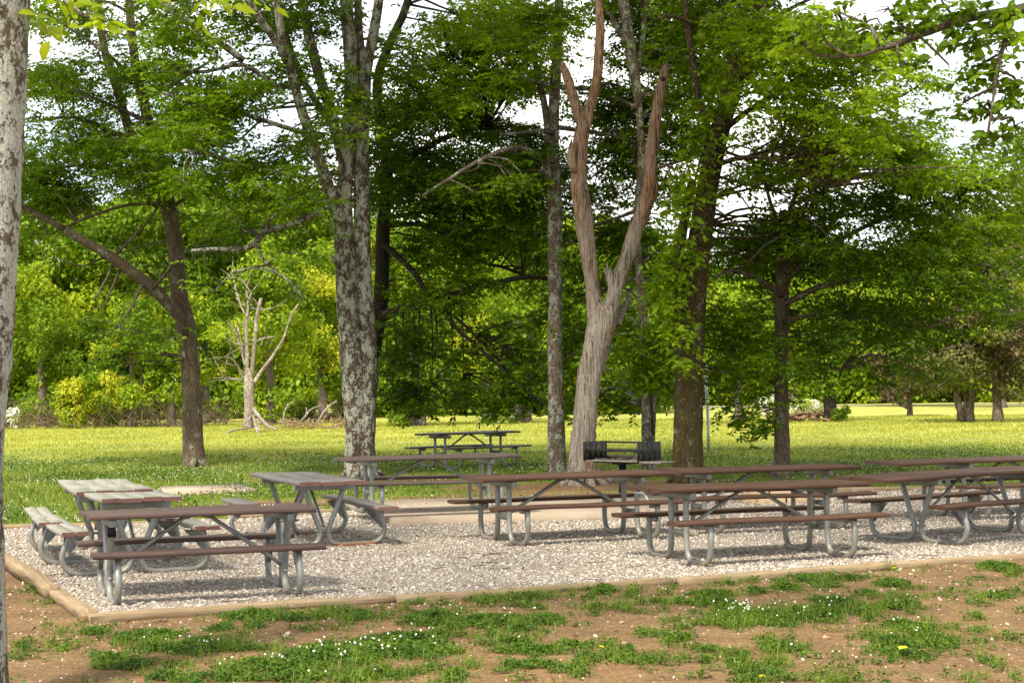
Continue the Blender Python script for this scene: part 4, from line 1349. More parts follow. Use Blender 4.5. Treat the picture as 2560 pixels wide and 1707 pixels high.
for (x, y, rx, ry, dn, mi) in ((1960, 80, 60, 20, .9, 0), (1880, 50, 60, 22, .9, 1), (1840, 100, 60, 24, .8, 1), (2330, 290, 36, 40, .8, 0), (2100, 150, 40, 18, .6, 0), (2250, 150, 40, 22, .7, 0), (2120, 50, 70, 22, 1.0, 0), (2220, 20, 70, 24, 1.1, 0), (2320, 40, 60, 40, 1.2, 1), (2050, 70, 50, 22, .9, 0), (1990, 120, 44, 22, .9, 0), (2240, 85, 54, 26, .9, 0), (2310, 110, 50, 40, 1.1, 1),
                           (2290, 180, 40, 40, 1.0, 0), (2275, 250, 36, 34, 1.0, 0), (2268, 310, 30, 24, .9, 0), (2215, 235, 24, 22, .6, 0), (2340, 200, 30, 60, .9, 0), (2040, 20, 60, 18, .7, 0), (1930, 30, 50, 18, .5, 0), (2160, -5, 90, 18, 1.0, 1)):
    t.mass(x, y, rx, ry, dn * 1.7, -.3, .45, .095, .5, .24, .6, mi)
for k in range(26):  # unseen clumps above the frame, put in for soft shade on the gravel
    a, R_ = t.rng.uniform(0, 6.28), 4.2 * math.sqrt(t.rng.uniform(0, 1))
    c = np.array([-1.8 + R_ * math.cos(a), 1.0 + R_ * math.sin(a), 0])
    c[2] = CAMH + .262 * (t.base[1] + c[1]) + 1.5 + t.rng.uniform(0, 5)
    sprays(t.cb, c, np.array([1.2, 1.2, .6]), 80, .28, t.rng, c, per=8, tw=.9)
t.build()

# ------------------------------------------------------------------ far trees
def far_tree(label, x, yb, D, htop, hw, bark, mats, seed, ybot=None, trunks=((0, 12, 0),), L=.19, dens=1.35, name='tree', cat='tree', group=None, nclump=26, lean=0, branches=0, squash=.8):
    """x, yb: foot in the picture; htop: y of the crown's top; hw: half width px; ybot: y of the crown's bottom"""
    base = at(x, yb, D)
    base[2] = 0
    rng = np.random.default_rng(seed)
    r = empty(name, base, label, cat, group)
    s = px(D)
    top = at(x, htop, D)[2]
    bot = at(x, ybot if ybot else yb - 12, D)[2]
    b = MB()
    for (dx, rr, ln) in trunks:
        zt = bot + (top - bot) * .6
        P = np.array([(dx * s, 0, -.05, rr * s * 1.35), (dx * s + ln * s * .1, 0, .5, rr * s), (dx * s + ln * s * .5, .1, max(1.0, bot), rr * s * .9), (dx * s + ln * s, .2, zt, rr * s * .4)])
        S = smooth_path(P, .5)
        b.tube(S[:, :3], S[:, 3], 9, bump=.06, rng=rng)
    for k in range(branches):
        z0 = rng.uniform(bot, bot + (top - bot) * .6)
        a = rng.uniform(0, 6.28)
        e = np.array([math.cos(a) * hw * s * .9, math.sin(a) * hw * s * .6, z0 + rng.uniform(-.3, 1.2)])
        S = smooth_path(np.array([(0, 0, z0), e * .5 + (0, 0, z0 * .5 + .3), e]), .5)
        b.tube(S, np.linspace(.07, .015, len(S)), 6)
    b.build('trunk', bark, r, smooth=True)
    b = MB()
    H_, Wd = (top - bot), hw * s
    cz = (top + bot) / 2
    area = math.pi * Wd * H_ / 2
    tot = dens * area / (LEAF_AREA * L * L * .62)
    nm = len(mats)
    for k in range(nclump):
        u = unit(rng.normal(0, 1, 3))
        f = rng.uniform(.25, 1) ** .6
        zf = u[2] * f
        wz = 1 - .25 * max(0, zf)
        c = np.array([u[0] * f * Wd * .86 * wz + lean * s * (zf + 1) / 2, u[1] * f * Wd * .7 * wz, cz + zf * H_ * .45])
        k_ = rng.uniform(.22, .42)
        clump_leaves(b, c, np.array([Wd * k_, Wd * k_, min(Wd, H_) * k_ * squash]), int(tot / nclump * rng.uniform(.6, 1.4)), L, rng, k % nm)
    b.build('crown', mats, r)
    return r


# woodland edge, left to middle: one mass behind, single trees and shrubs in front
def woodland(name, label, xs, D, ytops, ybase, mats, seed, n, L=.34, dens=1.2, depth=6, cat='woodland'):
    rng = np.random.default_rng(seed)
    b = MB()
    tb = MB()
    for k in range(n):
        x = rng.uniform(xs[0], xs[-1])
        d = D + rng.uniform(0, depth)
        yt = np.interp(x, xs, ytops) + rng.uniform(-10, 60)
        yb = ybase
        s = px(d)
        y = yt + (yb - yt) * rng.uniform(0, 1)
        c = at(x, y, d)
        k_ = rng.uniform(.7, 1.5)
        ax = np.array([1.5, 1.2, 1.0]) * k_
        clump_leaves(b, c, ax, int(dens * math.pi * ax[0] * ax[2] / (LEAF_AREA * L * L * .62)), L, rng, int(rng.integers(0, len(mats))))
    o = b.build(name, mats)
    return tag(o, label, cat, None, 'stuff')


woodland('woodland', 'green woodland mass at the back of the meadow, left and middle', [-300, 100, 250, 420, 700, 900, 1100, 1300, 1500], 97, [420, 470, 470, 440, 430, 450, 470, 470, 500], 985, ['leaf_wood1', 'leaf_wood2', 'leaf_wood1'], 301, 640, .32, 1.25, 10)
woodland('woodland', 'distant green tree line behind the road at right', [1450, 1700, 1900, 2100, 2352, 2700], 150, [640, 560, 540, 560, 520, 500], 958, ['leaf_wood2', 'leaf_wood1'], 302, 560, .45, 1.2, 14)
woodland('woodland', 'green thicket behind the right hand trees beyond the meadow', [1250, 1400, 1600, 1800, 2000, 2200, 2500], 125, [560, 600, 620, 640, 620, 560, 540], 930, ['leaf_wood1', 'leaf_wood2', 'leaf_wood1'], 304, 420, .38, 1.2, 10)
woodland('woodland', 'sunlit pale yellow tree tops rising above the left woodland', [120, 250, 400, 520, 700], 128, [480, 470, 465, 480, 470], 700, ['leaf_yellow', 'leaf_pale'], 303, 70, .4, 1.1, 10)  # sunlight on these far tops is put into the yellow leaf colours
# brown leafless undergrowth at the foot of the wood
rng = np.random.default_rng(310)
b = MB()
for k in range(620):
    x = rng.uniform(-40, 520) if k < 520 else rng.uniform(640, 800)
    d = rng.uniform(78, 88) if x < 430 else rng.uniform(84, 95)
    p = at(x, 975, d) * (1, 1, 0)
    h = rng.uniform(.3, 1.5)
    e = p + rng.normal(0, .9, 3) * (1, 1, 0) + (0, 0, h)
    m_ = (p + e) / 2 + rng.normal(0, .15, 3)
    b.tube(np.array([p, m_, e]), [.018, .013, .006], 4, cap=False)
tag(b.build('undergrowth', 'leaf_brown'), 'brown leafless brush tangle along the woodland foot', 'undergrowth', None, 'stuff')

FG = 'trees at the edge of the woodland'
far_tree('dark green leafy tree at the woodland edge beside the left edge trunk', 95, 975, 84, 560, 110, 'bark_far', ['leaf_wood2', 'leaf_wood2', 'leaf_wood1'], 401, 955, group=FG)
far_tree('bright yellow green young tree at the left woodland edge', 300, 980, 80, 640, 105, 'bark_far', ['leaf_wood1', 'leaf_yellow', 'leaf_wood1', 'leaf_wood2'], 402, 960, trunks=((0, 5, 0), (10, 4, 20)), group=FG)
far_tree('fresh green tree behind the bleached dead tree', 620, 975, 82, 520, 140, 'bark_far', ['leaf_wood1', 'leaf_wood1', 'leaf_wood2'], 403, 955, group=FG)
far_tree('green tree behind the slanting limb of the left tree', 395, 985, 80, 640, 85, 'bark_far', ['leaf_wood1', 'leaf_wood2'], 404, 975, trunks=((0, 9, 0),), group=FG)
far_tree('bushy green tree just left of the lichen tree trunk', 740, 960, 92, 560, 110, 'bark_far', ['leaf_wood1', 'leaf_yellow', 'leaf_wood2'], 405, 945, group=FG)
far_tree('pale green tree glimpsed behind the left tree crown', 470, 975, 88, 600, 90, 'bark_far', ['leaf_wood1', 'leaf_wood2', 'leaf_wood1'], 406, 960, group=FG)
far_tree('tall deep green tree at the woodland edge far left', -30, 975, 88, 480, 130, 'bark_far', ['leaf_wood2', 'leaf_wood1'], 407, 955, group=FG)
far_tree('green tree with three stems behind the farthest picnic table', 950, 980, 76, 560, 135, 'bark_far', ['leaf_wood2', 'leaf_wood1', 'leaf_wood1'], 408, 955, trunks=((-6, 9, 0), (6, 6, 14), (18, 8, 60)), group=FG)
far_tree('bright green tree between the lichen tree and slim trunk', 1120, 972, 84, 540, 120, 'bark_far', ['leaf_wood1', 'leaf_yellow', 'leaf_wood1'], 409, 950, group=FG)
far_tree('pale barked thick tree behind the slim lichen trunk', 1200, 972, 79, 560, 110, 'bark_far', ['leaf_wood1', 'leaf_wood2'], 410, 945, trunks=((-8, 10, 0), (12, 9, 8)), group=FG)
far_tree('green tree seen between the two forks of the dead trunk', 1400, 950, 98, 520, 120, 'bark_far', ['leaf_wood2', 'leaf_wood1', 'leaf_wood1'], 411, 900, group=FG)
far_tree('grey trunked tree right of the metal pole', 1698, 972, 73, 640, 120, 'bark_far', ['leaf_wood2', 'leaf_mid', 'leaf_wood1'], 412, 905, trunks=((0, 11, 0),))
far_tree('tree with pale trunk behind the slender right tree', 1822, 940, 108, 650, 110, 'bark_far', ['leaf_wood1', 'leaf_wood2'], 413, 905, trunks=((0, 8, 0),))
far_tree('ivy wrapped dark trunk tree at right of the meadow', 1908, 967, 75, 660, 135, 'bark_dark', ['leaf_wood2', 'leaf_wood1', 'leaf_mid'], 414, 915, trunks=((0, 16, 0),), nclump=30)
far_tree('olive cedar tree with forked trunk at far right', 2218, 970, 71, 620, 175, 'bark_grey', ['leaf_olive', 'leaf_olive', 'leaf_brown', 'leaf_wood1'], 415, 930, trunks=((-9, 9, -16), (9, 10, 12), (0, 4, 0)), L=.15, branches=16, squash=.5, nclump=34)
far_tree('olive cedar tree with single red brown trunk at right edge', 2292, 970, 70.5, 590, 170, 'bark_grey', ['leaf_olive', 'leaf_brown', 'leaf_olive', 'leaf_wood2'], 416, 925, trunks=((0, 12, 0),), L=.15, branches=16, squash=.5, nclump=34)
far_tree('brown twiggy cedar drooping low left of the forked cedar', 2090, 952, 84, 760, 110, 'bark_grey', ['leaf_brown', 'leaf_olive'], 417, 940, trunks=((0, 6, 0),), L=.15, branches=20, squash=.5)
far_tree('tall green tree rising behind the right hand cedars', 2300, 950, 104, 400, 190, 'bark_far', ['leaf_wood1', 'leaf_wood2', 'leaf_yellow'], 418, 850)
far_tree('green tree behind the feathery crown at right', 2080, 945, 112, 600, 150, 'bark_far', ['leaf_wood1', 'leaf_wood2'], 419, 880)
far_tree('tall airy tree at the right edge against the sky', 2425, 985, 58, 200, 150, 'bark_grey', ['leaf_right', 'leaf_mid'], 420, 600, trunks=((0, 10, 0),), L=.13, dens=1.3, squash=.5, nclump=40, branches=14)

SH = 'flowering shrubs'


def shrub(label, x, yb, D, w_, h_, mats, seed, L=.13, dens=1.6, group=None, name='shrub', n=16):
    base = at(x, yb, D)
    base[2] = 0
    rng = np.random.default_rng(seed)
    r = empty(name, base, label, 'shrub', group)
    s = px(D)
    b = MB()
    for k in range(9):
        e = np.array([rng.uniform(-1, 1) * w_ * s, rng.uniform(-.5, .5) * w_ * s, rng.uniform(.4, .9) * h_ * s])
        b.tube(np.array([(0, 0, 0), e * .5 + (0, 0, .1), e]), [.03, .02, .008], 5)
    b.build('stem', 'bark_far', r)
    b = MB()
    for k in range(n):
        c = np.array([rng.uniform(-.8, .8) * w_ * s, rng.uniform(-.5, .5) * w_ * s, rng.uniform(.18, .8) * h_ * s])
        ax = np.array([w_ * s * .35, w_ * s * .35, h_ * s * .25])
        clump_leaves(b, c, ax, int(dens * math.pi * ax[0] * ax[2] / (LEAF_AREA * L * L * .62)), L, rng, k % len(mats))
    b.build('foliage', mats, r)


shrub('white flowering shrub at the left edge below the woods', 28, 985, 80, 36, 60, ['leaf_pale', 'white_bloom', 'leaf_wood1'], 501, .10, .8, SH)
shrub('white flowering shrub left of the slender right trunk', 1765, 960, 86, 36, 52, ['white_bloom', 'leaf_pale', 'leaf_wood1'], 502, .10, .8, SH)
shrub('white flowering shrub between slender trunk and ivy trunk', 1850, 962, 84, 40, 44, ['white_bloom', 'leaf_pale', 'leaf_wood1'], 503, .10, .8, SH)
shrub('green ivy bush at the foot of the ivy wrapped trunk', 1930, 968, 74.5, 24, 40, ['leaf_wood2', 'leaf_mid'], 504, .12, 1.3)
shrub('low pale green bush in front of the thick far trunk', 1150, 976, 77, 40, 26, ['leaf_pale', 'leaf_wood1'], 505, .12, 1.1)
shrub('leafy green bush at foot of the three stem tree', 915, 980, 75, 24, 40, ['leaf_wood2', 'leaf_wood1'], 506, .12, 1.2)
shrub('small rounded green clump in the grass near the grey trunk', 1735, 968, 74, 22, 12, ['leaf_wood1'], 507, .12, 1.1)
for k, (x, yb, d, w_, h_, mt, lab) in enumerate(((160, 975, 79, 45, 120, ['leaf_wood1', 'leaf_yellow', 'leaf_wood1'], 'yellow leaved bush over brown brush at the left wood'),
                                             (230, 955, 82, 50, 90, ['leaf_wood1', 'leaf_yellow'], 'lime bush low between the dark and yellow edge trees'),
                                             (690, 955, 88, 50, 80, ['leaf_wood2', 'leaf_wood1'], 'dark green bush behind the pile of dead branches'),
                                             (790, 945, 96, 30, 70, ['leaf_wood1'], 'green bush touching the lichen trunk at left'))):
    shrub(lab, x, yb, d, w_, h_, mt, 520 + k, .15, 1.3)

# ---- bleached dead tree
t = Tree('bleached white dead tree with bare limbs in front of woods', 573, 978, 'white_wood', ['leaf_wood1'], 601, 'dead_tree', 'dead tree', D=69)


def zz(pts):
    return [(514.5 + .29306 * x, 588 + .29306 * y, .29306 * r * (.92 if r > 30 else .74)) for x, y, r in pts]


for a, d in (([(190, 1345, 48), (192, 1300, 42), (196, 1200, 42), (195, 1100, 42), (194, 1000, 44), (196, 930, 36), (195, 880, 28)], 0), ([(180, 940, 26), (180, 850, 26), (181, 760, 22), (178, 680, 21), (175, 600, 19), (176, 520, 17), (184, 450, 15), (188, 380, 14), (180, 310, 12), (172, 270, 8)], .3),
             ([(215, 960, 26), (222, 880, 24), (228, 800, 22), (236, 720, 21), (244, 640, 20), (250, 560, 20), (256, 490, 20), (268, 420, 19), (280, 370, 18), (292, 330, 16)], -.3),
             ([(188, 380, 10), (200, 330, 9), (212, 290, 7)], 0), ([(165, 870, 14), (150, 800, 12), (130, 720, 10), (108, 660, 9), (90, 620, 8), (60, 560, 7), (40, 520, 5)], -.4), ([(168, 860, 12), (155, 780, 11), (140, 700, 9), (122, 620, 8), (105, 550, 6)], .4),
             ([(165, 450, 8), (145, 420, 8), (125, 370, 10), (105, 310, 10), (92, 260, 8), (80, 190, 9), (70, 130, 8), (62, 85, 6)], .6), ([(235, 1000, 24), (262, 950, 20), (300, 890, 18), (340, 840, 17), (375, 795, 16), (410, 740, 15), (445, 685, 15), (475, 625, 14), (495, 560, 11), (520, 480, 11), (560, 410, 10), (580, 380, 6)], -.8),
             ([(158, 970, 14), (135, 920, 13), (115, 875, 13), (90, 840, 10), (60, 805, 9), (10, 785, 6)], -.5), ([(150, 980, 10), (100, 965, 8), (0, 945, 5)], -.4), ([(250, 665, 11), (285, 650, 8), (330, 636, 7), (400, 632, 4)], -.3),
             ([(225, 1190, 22), (255, 1230, 22), (290, 1275, 20), (330, 1320, 19), (370, 1345, 17), (420, 1360, 9)], -1.6), ([(225, 1240, 14), (240, 1290, 15), (255, 1350, 14), (265, 1395, 12)], -1.8), ([(240, 1335, 12), (170, 1352, 11), (90, 1362, 11), (30, 1380, 9), (0, 1395, 6)], -2.0),
             ([(225, 1240, 10), (190, 1280, 9), (140, 1330, 7)], -1.0), ([(262, 1250, 9), (270, 1310, 9), (276, 1370, 7)], -1.5)):
    S_ = t.limb(zz(a), d, 0, 9, .08, .3)
    if a[0][2] < 30 and a[0][1] < 1000:
        for k in range(4):
            p_ = S_[t.rng.integers(len(S_) // 2, len(S_)), :3]
            e_ = p_ + unit(t.rng.normal(0, 1, 3) + (0, 0, .7)) * t.rng.uniform(.4, 1.3)
            q_ = smooth_path(np.array([p_, (p_ + e_) / 2 + t.rng.normal(0, .08, 3), e_]), .2)
            t.tb.tube(q_, np.linspace(.022, .006, len(q_)), 5)
t.mass(495, 765, 30, 26, .9, -.5, .5, .12)
t.build()

bp = empty('branch_pile', gd(715, 985), 'pile of bare dead branches lying in the sunlit grass', 'brush pile')
rng = np.random.default_rng(9)
b0 = np.array(bp.location)
b = MB()
for a in ([(480, 1330, 8), (468, 1270, 8), (465, 1230, 8), (485, 1180, 7), (500, 1160, 5), (545, 1135, 3)], [(490, 1180, 5), (480, 1150, 4)], [(600, 1300, 10), (640, 1250, 9), (670, 1210, 7), (700, 1190, 5), (770, 1165, 3)],
          [(720, 1330, 8), (750, 1270, 8), (790, 1205, 7), (840, 1160, 6), (875, 1130, 4)], [(640, 1240, 5), (645, 1210, 5), (635, 1185, 3)], [(655, 1310, 6), (655, 1270, 5)], [(690, 1330, 6), (688, 1280, 5)], [(540, 1355, 9), (600, 1365, 9), (640, 1380, 6)], [(830, 1160, 4), (900, 1145, 2)], [(470, 1260, 3), (450, 1300, 3)]):
    P = [(*(at(514.5 + .29306 * x, 588 + .29306 * y, b0[1]) - b0), r * .29306 * px(b0[1])) for x, y, r in a]
    P = np.array(P)
    P[:, 1] += np.linspace(0, rng.uniform(-.8, .8), len(P))
    S = smooth_path(P, .15)
    b.tube(S[:, :3], S[:, 3], 6)
b.build('branch', 'white_wood', bp)
b = MB()
for k in range(95):
    c = np.array([rng.normal(.3, 1.2), rng.normal(0, .7), rng.uniform(.03, .35)])
    d = unit(rng.normal(0, 1, 3) * (1, 1, .35)) * rng.uniform(.3, .9)
    b = MB()
    b.tube(np.array([c - d / 2, c + d / 2]), [.022, .010], 4)
    b.build('stick', 'log', bp)
lp = empty('log_pile', gd(1845, 968), 'reddish heap of cut wood near the ivy wrapped trunk', 'log pile')
b = MB()
for k in range(70):
    c = np.array([rng.uniform(-1.5, 1.5), rng.normal(0, .35), rng.uniform(.05, .40)])
    d = unit(rng.normal(0, 1, 3) * (1, .6, .25)) * rng.uniform(.3, .7)
    r_ = rng.uniform(.025, .06)
    b = MB()
    b.tube(np.array([c - d / 2, c + d / 2]), r_, 7)
    b.build('log', 'log', lp)

# ------------------------------------------------------------------ ground cover
ROCK = None


def rock_shape():
    t_ = (1 + 5 ** .5) / 2
    v = np.array([(-1, t_, 0), (1, t_, 0), (-1, -t_, 0), (1, -t_, 0), (0, -1, t_), (0, 1, t_), (0, -1, -t_), (0, 1, -t_), (t_, 0, -1), (t_, 0, 1), (-t_, 0, -1), (-t_, 0, 1)], float) / 1.9
    f = np.array([(0, 11, 5), (0, 5, 1), (0, 1, 7), (0, 7, 10), (0, 10, 11), (1, 5, 9), (5, 11, 4), (11, 10, 2), (10, 7, 6), (7, 1, 8), (3, 9, 4), (3, 4, 2), (3, 2, 6), (3, 6, 8), (3, 8, 9), (4, 9, 5), (2, 4, 11), (6, 2, 10), (8, 6, 7), (9, 8, 1)])
    return v, f


OCT_V = np.array([(1, 0, 0), (0, 1, 0), (-1, 0, 0), (0, -1, 0), (0, 0, 1), (0, 0, -1)], float)
OCT_F = np.array([(0, 1, 4), (1, 2, 4), (2, 3, 4), (3, 0, 4), (1, 0, 5), (2, 1, 5), (3, 2, 5), (0, 3, 5)])


def scatter_rocks(b, xy, z, size, rng, shape='ico', flatz=.5):
    v, f = rock_shape() if shape == 'ico' else (OCT_V, OCT_F)
    n, k = len(xy), len(v)
    a = rng.uniform(0, 6.28, n)
    sc = size[:, None] * np.stack([rng.uniform(.8, 1.45, n), rng.uniform(.7, 1.1, n), rng.uniform(.5, 1.0, n) * flatz / .65], 1)
    V = v[None] * (1 + rng.normal(0, .16, (n, k, 1))) * sc[:, None]
    # tumble
    q = rng.normal(0, .35, (n, 2))
    V[..., 2] += V[..., 0] * q[:, :1] + V[..., 1] * q[:, 1:]
    ca, sa = np.cos(a)[:, None], np.sin(a)[:, None]
    X = V[..., 0] * ca - V[..., 1] * sa
    Y = V[..., 0] * sa + V[..., 1] * ca
    P = np.stack([X + xy[:, :1], Y + xy[:, 1:], V[..., 2] + z[:, None]], -1)
    F_ = (f[None] + (np.arange(n) * k)[:, None, None]).reshape(-1, 3)
    b.add(P.reshape(-1, 3), t=F_)


rng = np.random.default_rng(800)


def frame_half(y):
    return .305 * y + .6


def rand_in(n, y0, y1, power=1.0):
    """random ground points inside the camera's view wedge, thinner farther out"""
    u = rng.uniform(0, 1, n)
    y = y0 + (y1 - y0) * u ** power
    x = rng.uniform(-1, 1, n) * frame_half(y)
    return np.stack([x, y], 1)


b = MB()
p = rand_in(110000, 13.5, 28.5, 1.25)
p = p[inside(GRAVEL, p[:, 0], p[:, 1]) & ~inside(SLAB, p[:, 0], p[:, 1])]
wv_ = np.sin(p[:, 0] * 1.7 + .6) * np.sin(p[:, 1] * 1.9 + p[:, 0] * .6) + rng.normal(0, .35, len(p))
p = p[wv_ < .95]
sz = rng.uniform(.0055, .0135, len(p)) * (1 + .04 * (p[:, 1] - 14))
sz = np.where(rng.uniform(0, 1, len(p)) < .04, sz * 1.7, sz)
near = p[:, 1] < 18.5
scatter_rocks(b, p[near], .012 + sz[near] * .2, sz[near], rng, 'ico')
scatter_rocks(b, p[~near], .012 + sz[~near] * .35, sz[~near], rng, 'oct')
tag(b.build('gravel_stones', 'stones'), 'pale crushed stone gravel under the picnic tables', 'gravel', None, 'stuff')

# pebbles on the dirt and spilled gravel along the timbers
b = MB()
p = rand_in(9000, 10.2, 17.5, 1.0)
fl = front_line(p[:, 0])
keep = (p[:, 1] < fl - .08) & ((rng.uniform(0, 1, len(p)) < np.exp(-(fl - p[:, 1]) / .7) * .8 + .22))
p = p[keep]
sz = rng.uniform(.004, .011, len(p))
sz = np.where(rng.uniform(0, 1, len(p)) < .05, sz * 2.2, sz)
scatter_rocks(b, p, sz * .3, sz, rng, 'ico', .6)
p = rand_in(900, 22.5, 27.2)
p = p[inside(SLAB, p[:, 0], p[:, 1])]
sz = rng.uniform(.006, .014, len(p))
scatter_rocks(b, p, .10 + sz * .3, sz, rng, 'oct', .6)
tag(b.build('pebbles', 'pebbles'), 'small stones strewn over the bare brown dirt', 'pebbles', None, 'stuff')


def blades(b, P, h, lean, wd, rng, mi=0):
    n = len(P)
    a = rng.uniform(0, 6.28, n)
    d = np.stack([np.cos(a), np.sin(a), np.zeros(n)], 1)
    s_ = np.stack([-np.sin(a + rng.normal(0, .8, n)), np.cos(a), np.zeros(n)], 1) * (wd[:, None] * .5)
    m_ = P + d * (lean * .35)[:, None] + np.stack([np.zeros(n), np.zeros(n), h * .6], 1)
    t_ = P + d * lean[:, None] + np.stack([np.zeros(n), np.zeros(n), h], 1)
    V = np.stack([P - s_, P + s_, m_ + s_ * .7, t_, m_ - s_ * .7], 1).reshape(-1, 3)
    k = np.arange(n) * 5
    b.add(V, np.stack([k, k + 1, k + 2, k + 4], 1), np.stack([k + 4, k + 2, k + 3], 1), mi)


def clover_patch(b, fb, gb, c, rx, ry, dens, flowers, grassy, rng):
    """c: centre on the ground, rx, ry in metres"""
    n = int(dens * math.pi * rx * ry / (.018 * .018 * .36))
    # a lumpy outline
    a = rng.uniform(0, 6.28, n)
    ph = rng.uniform(0, 6.28, 3)
    edge = 1 + .18 * np.sin(3 * a + ph[0]) + .15 * np.sin(5 * a + ph[1]) + .10 * np.sin(9 * a + ph[2])
    r = np.sqrt(rng.uniform(0, 1, n)) * edge * (1 + .12 * rng.normal(0, 1, n))
    X = c[0] + rx * r * np.cos(a)
    Y = c[1] + ry * r * np.sin(a)
    hh = .055 * np.clip(1.15 - r, .12, 1) ** .6
    lump = .55 + .45 * np.sin(X * 17 + ph[0]) * np.sin(Y * 15 + ph[1])
    keep = (rng.uniform(0, 1, n) < .2 + .9 * lump) & (rng.uniform(0, 1, n) < np.clip(1.5 - r * 1.05, .12, 1))
    hh = hh * (.5 + .7 * lump)
    Z = .004 + hh * rng.uniform(.15, 1, n)
    P = np.stack([X, Y, Z], 1)[keep]
    m_ = len(P)
    nn = unit(rng.normal(0, .45, (m_, 3)) + (0, -.15, .9))
    d = unit(np.cross(nn, rng.normal(0, 1, (m_, 3))))
    leaves(b, P, d, nn, .021, .85, rng)
    k = int(flowers * math.pi * rx * ry)
    if k:
        a = rng.uniform(0, 6.28, k)
        r = np.sqrt(rng.uniform(0, 1, k)) * .95
        fx = np.stack([c[0] + rx * r * np.cos(a), c[1] + ry * r * np.sin(a)], 1)
        scatter_rocks(fb, fx, rng.uniform(.055, .10, k), rng.uniform(.0055, .0095, k), rng, 'ico', .9)
    if grassy:
        k = int(grassy * math.pi * rx * ry)
        a = rng.uniform(0, 6.28, k)
        r = np.sqrt(rng.uniform(0, 1, k))
        P = np.stack([c[0] + rx * r * np.cos(a), c[1] + ry * r * np.sin(a), np.zeros(k)], 1)
        blades(gb, P, rng.uniform(.04, .12, k), rng.uniform(.01, .07, k), rng.uniform(.002, .005, k), rng)


O1, O2, O3 = (0.0, 1194.4), (790.1, 1194.4), (1561.9, 1194.4)
K = .33595
PATCH = []
for (x, y, rx, ry, f, g) in ((650, 770, 130, 35, 3, 40), (1000, 800, 260, 45, 8, 0), (1350, 870, 240, 60, 22, 0), (1060, 880, 150, 40, 8, 40), (730, 965, 110, 45, 3, 0), (930, 1000, 140, 40, 4, 0), (1200, 1000, 120, 30, 4, 60),
                             (1130, 1080, 140, 40, 2, 0), (1700, 655, 200, 48, 4, 0), (2000, 670, 150, 35, 5, 60), (2250, 640, 120, 40, 2, 160), (1500, 750, 110, 25, 2, 0), (1770, 735, 50, 15, 0, 0), (1760, 885, 130, 20, 3, 60),
                             (1750, 1010, 250, 60, 16, 0), (2100, 960, 250, 100, 14, 0), (2200, 900, 200, 60, 6, 0), (1500, 1085, 300, 40, 5, 0), (2000, 1085, 350, 40, 10, 0), (150, 860, 25, 14, 0, 100), (420, 895, 40, 14, 0, 60)):
    PATCH.append((O1, x, y, rx, ry, f, g))
for (x, y, rx, ry, f, g) in ((100, 660, 130, 35, 2, 0), (600, 680, 250, 60, 6, 0), (1000, 700, 330, 55, 7, 0), (1350, 690, 180, 50, 3, 60), (1200, 755, 120, 25, 0, 0), (400, 830, 360, 60, 16, 0), (650, 790, 130, 40, 3, 120), (100, 920, 250, 90, 16, 0),
                             (350, 910, 350, 50, 14, 0), (650, 900, 200, 35, 4, 0), (1010, 790, 60, 20, 3, 0), (1150, 830, 140, 30, 4, 40), (1250, 900, 220, 40, 7, 0), (1530, 870, 130, 35, 4, 0), (1800, 880, 50, 30, 0, 0),
                             (1930, 900, 70, 30, 2, 60), (2080, 775, 110, 25, 0, 60), (2260, 820, 100, 30, 3, 0), (1680, 950, 120, 35, 2, 60), (2000, 965, 180, 40, 0, 60), (1580, 1040, 90, 40, 0, 60), (1150, 1010, 60, 30, 0, 0),
                             (1300, 1000, 220, 35, 2, 0), (860, 1000, 50, 30, 0, 160), (580, 1020, 120, 20, 2, 0), (750, 1075, 110, 45, 0, 0), (200, 1065, 220, 45, 8, 0), (950, 548, 130, 25, 0, 160), (1250, 535, 180, 32, 0, 120),
                             (1770, 480, 110, 40, 0, 0), (1500, 480, 80, 15, 0, 60), (1980, 500, 60, 25, 0, 200), (1740, 605, 90, 30, 0, 120), (1900, 605, 90, 35, 0, 250), (2160, 570, 70, 20, 0, 60), (2300, 560, 60, 15, 0, 60),
                             (2300, 740, 60, 20, 0, 0), (520, 565, 50, 16, 0, 150)):
    PATCH.append((O2, x, y, rx, ry, f, g))
for (x, y, rx, ry, f, g) in ((210, 510, 200, 20, 3, 60), (200, 565, 200, 30, 3, 0), (510, 490, 75, 22, 0, 0), (380, 640, 200, 60, 42, 60), (320, 700, 190, 60, 6, 160), (640, 680, 250, 60, 12, 60), (900, 650, 260, 70, 12, 60),
                             (1050, 570, 160, 50, 16, 0), (890, 415, 130, 40, 4, 0), (720, 470, 110, 25, 2, 0), (1150, 405, 160, 20, 0, 60), (1460, 440, 130, 35, 0, 0), (1500, 590, 190, 38, 10, 60), (1560, 740, 190, 50, 6, 0),
                             (1480, 850, 200, 60, 7, 60), (1750, 840, 160, 60, 6, 0), (1520, 920, 160, 40, 4, 0), (1280, 510, 90, 20, 0, 60), (2170, 525, 130, 22, 9, 0), (2190, 330, 150, 45, 3, 60), (2040, 670, 50, 20, 0, 60),
                             (220, 890, 100, 30, 3, 0), (700, 880, 170, 45, 6, 60), (380, 1000, 80, 40, 2, 0), (560, 1040, 170, 35, 8, 0), (180, 960, 50, 12, 0, 60), (40, 810, 50, 20, 0, 0), (420, 945, 50, 20, 4, 0),
                             (2120, 980, 100, 40, 0, 160), (700, 980, 80, 15, 0, 60), (600, 1100, 300, 20, 10, 0), (1100, 1100, 150, 15, 14, 0), (1420, 330, 60, 20, 0, 60), (1260, 640, 120, 60, 0, 120)):
    PATCH.append((O3, x, y, rx, ry, f, g))
b, fb, gb = MB(), MB(), MB()
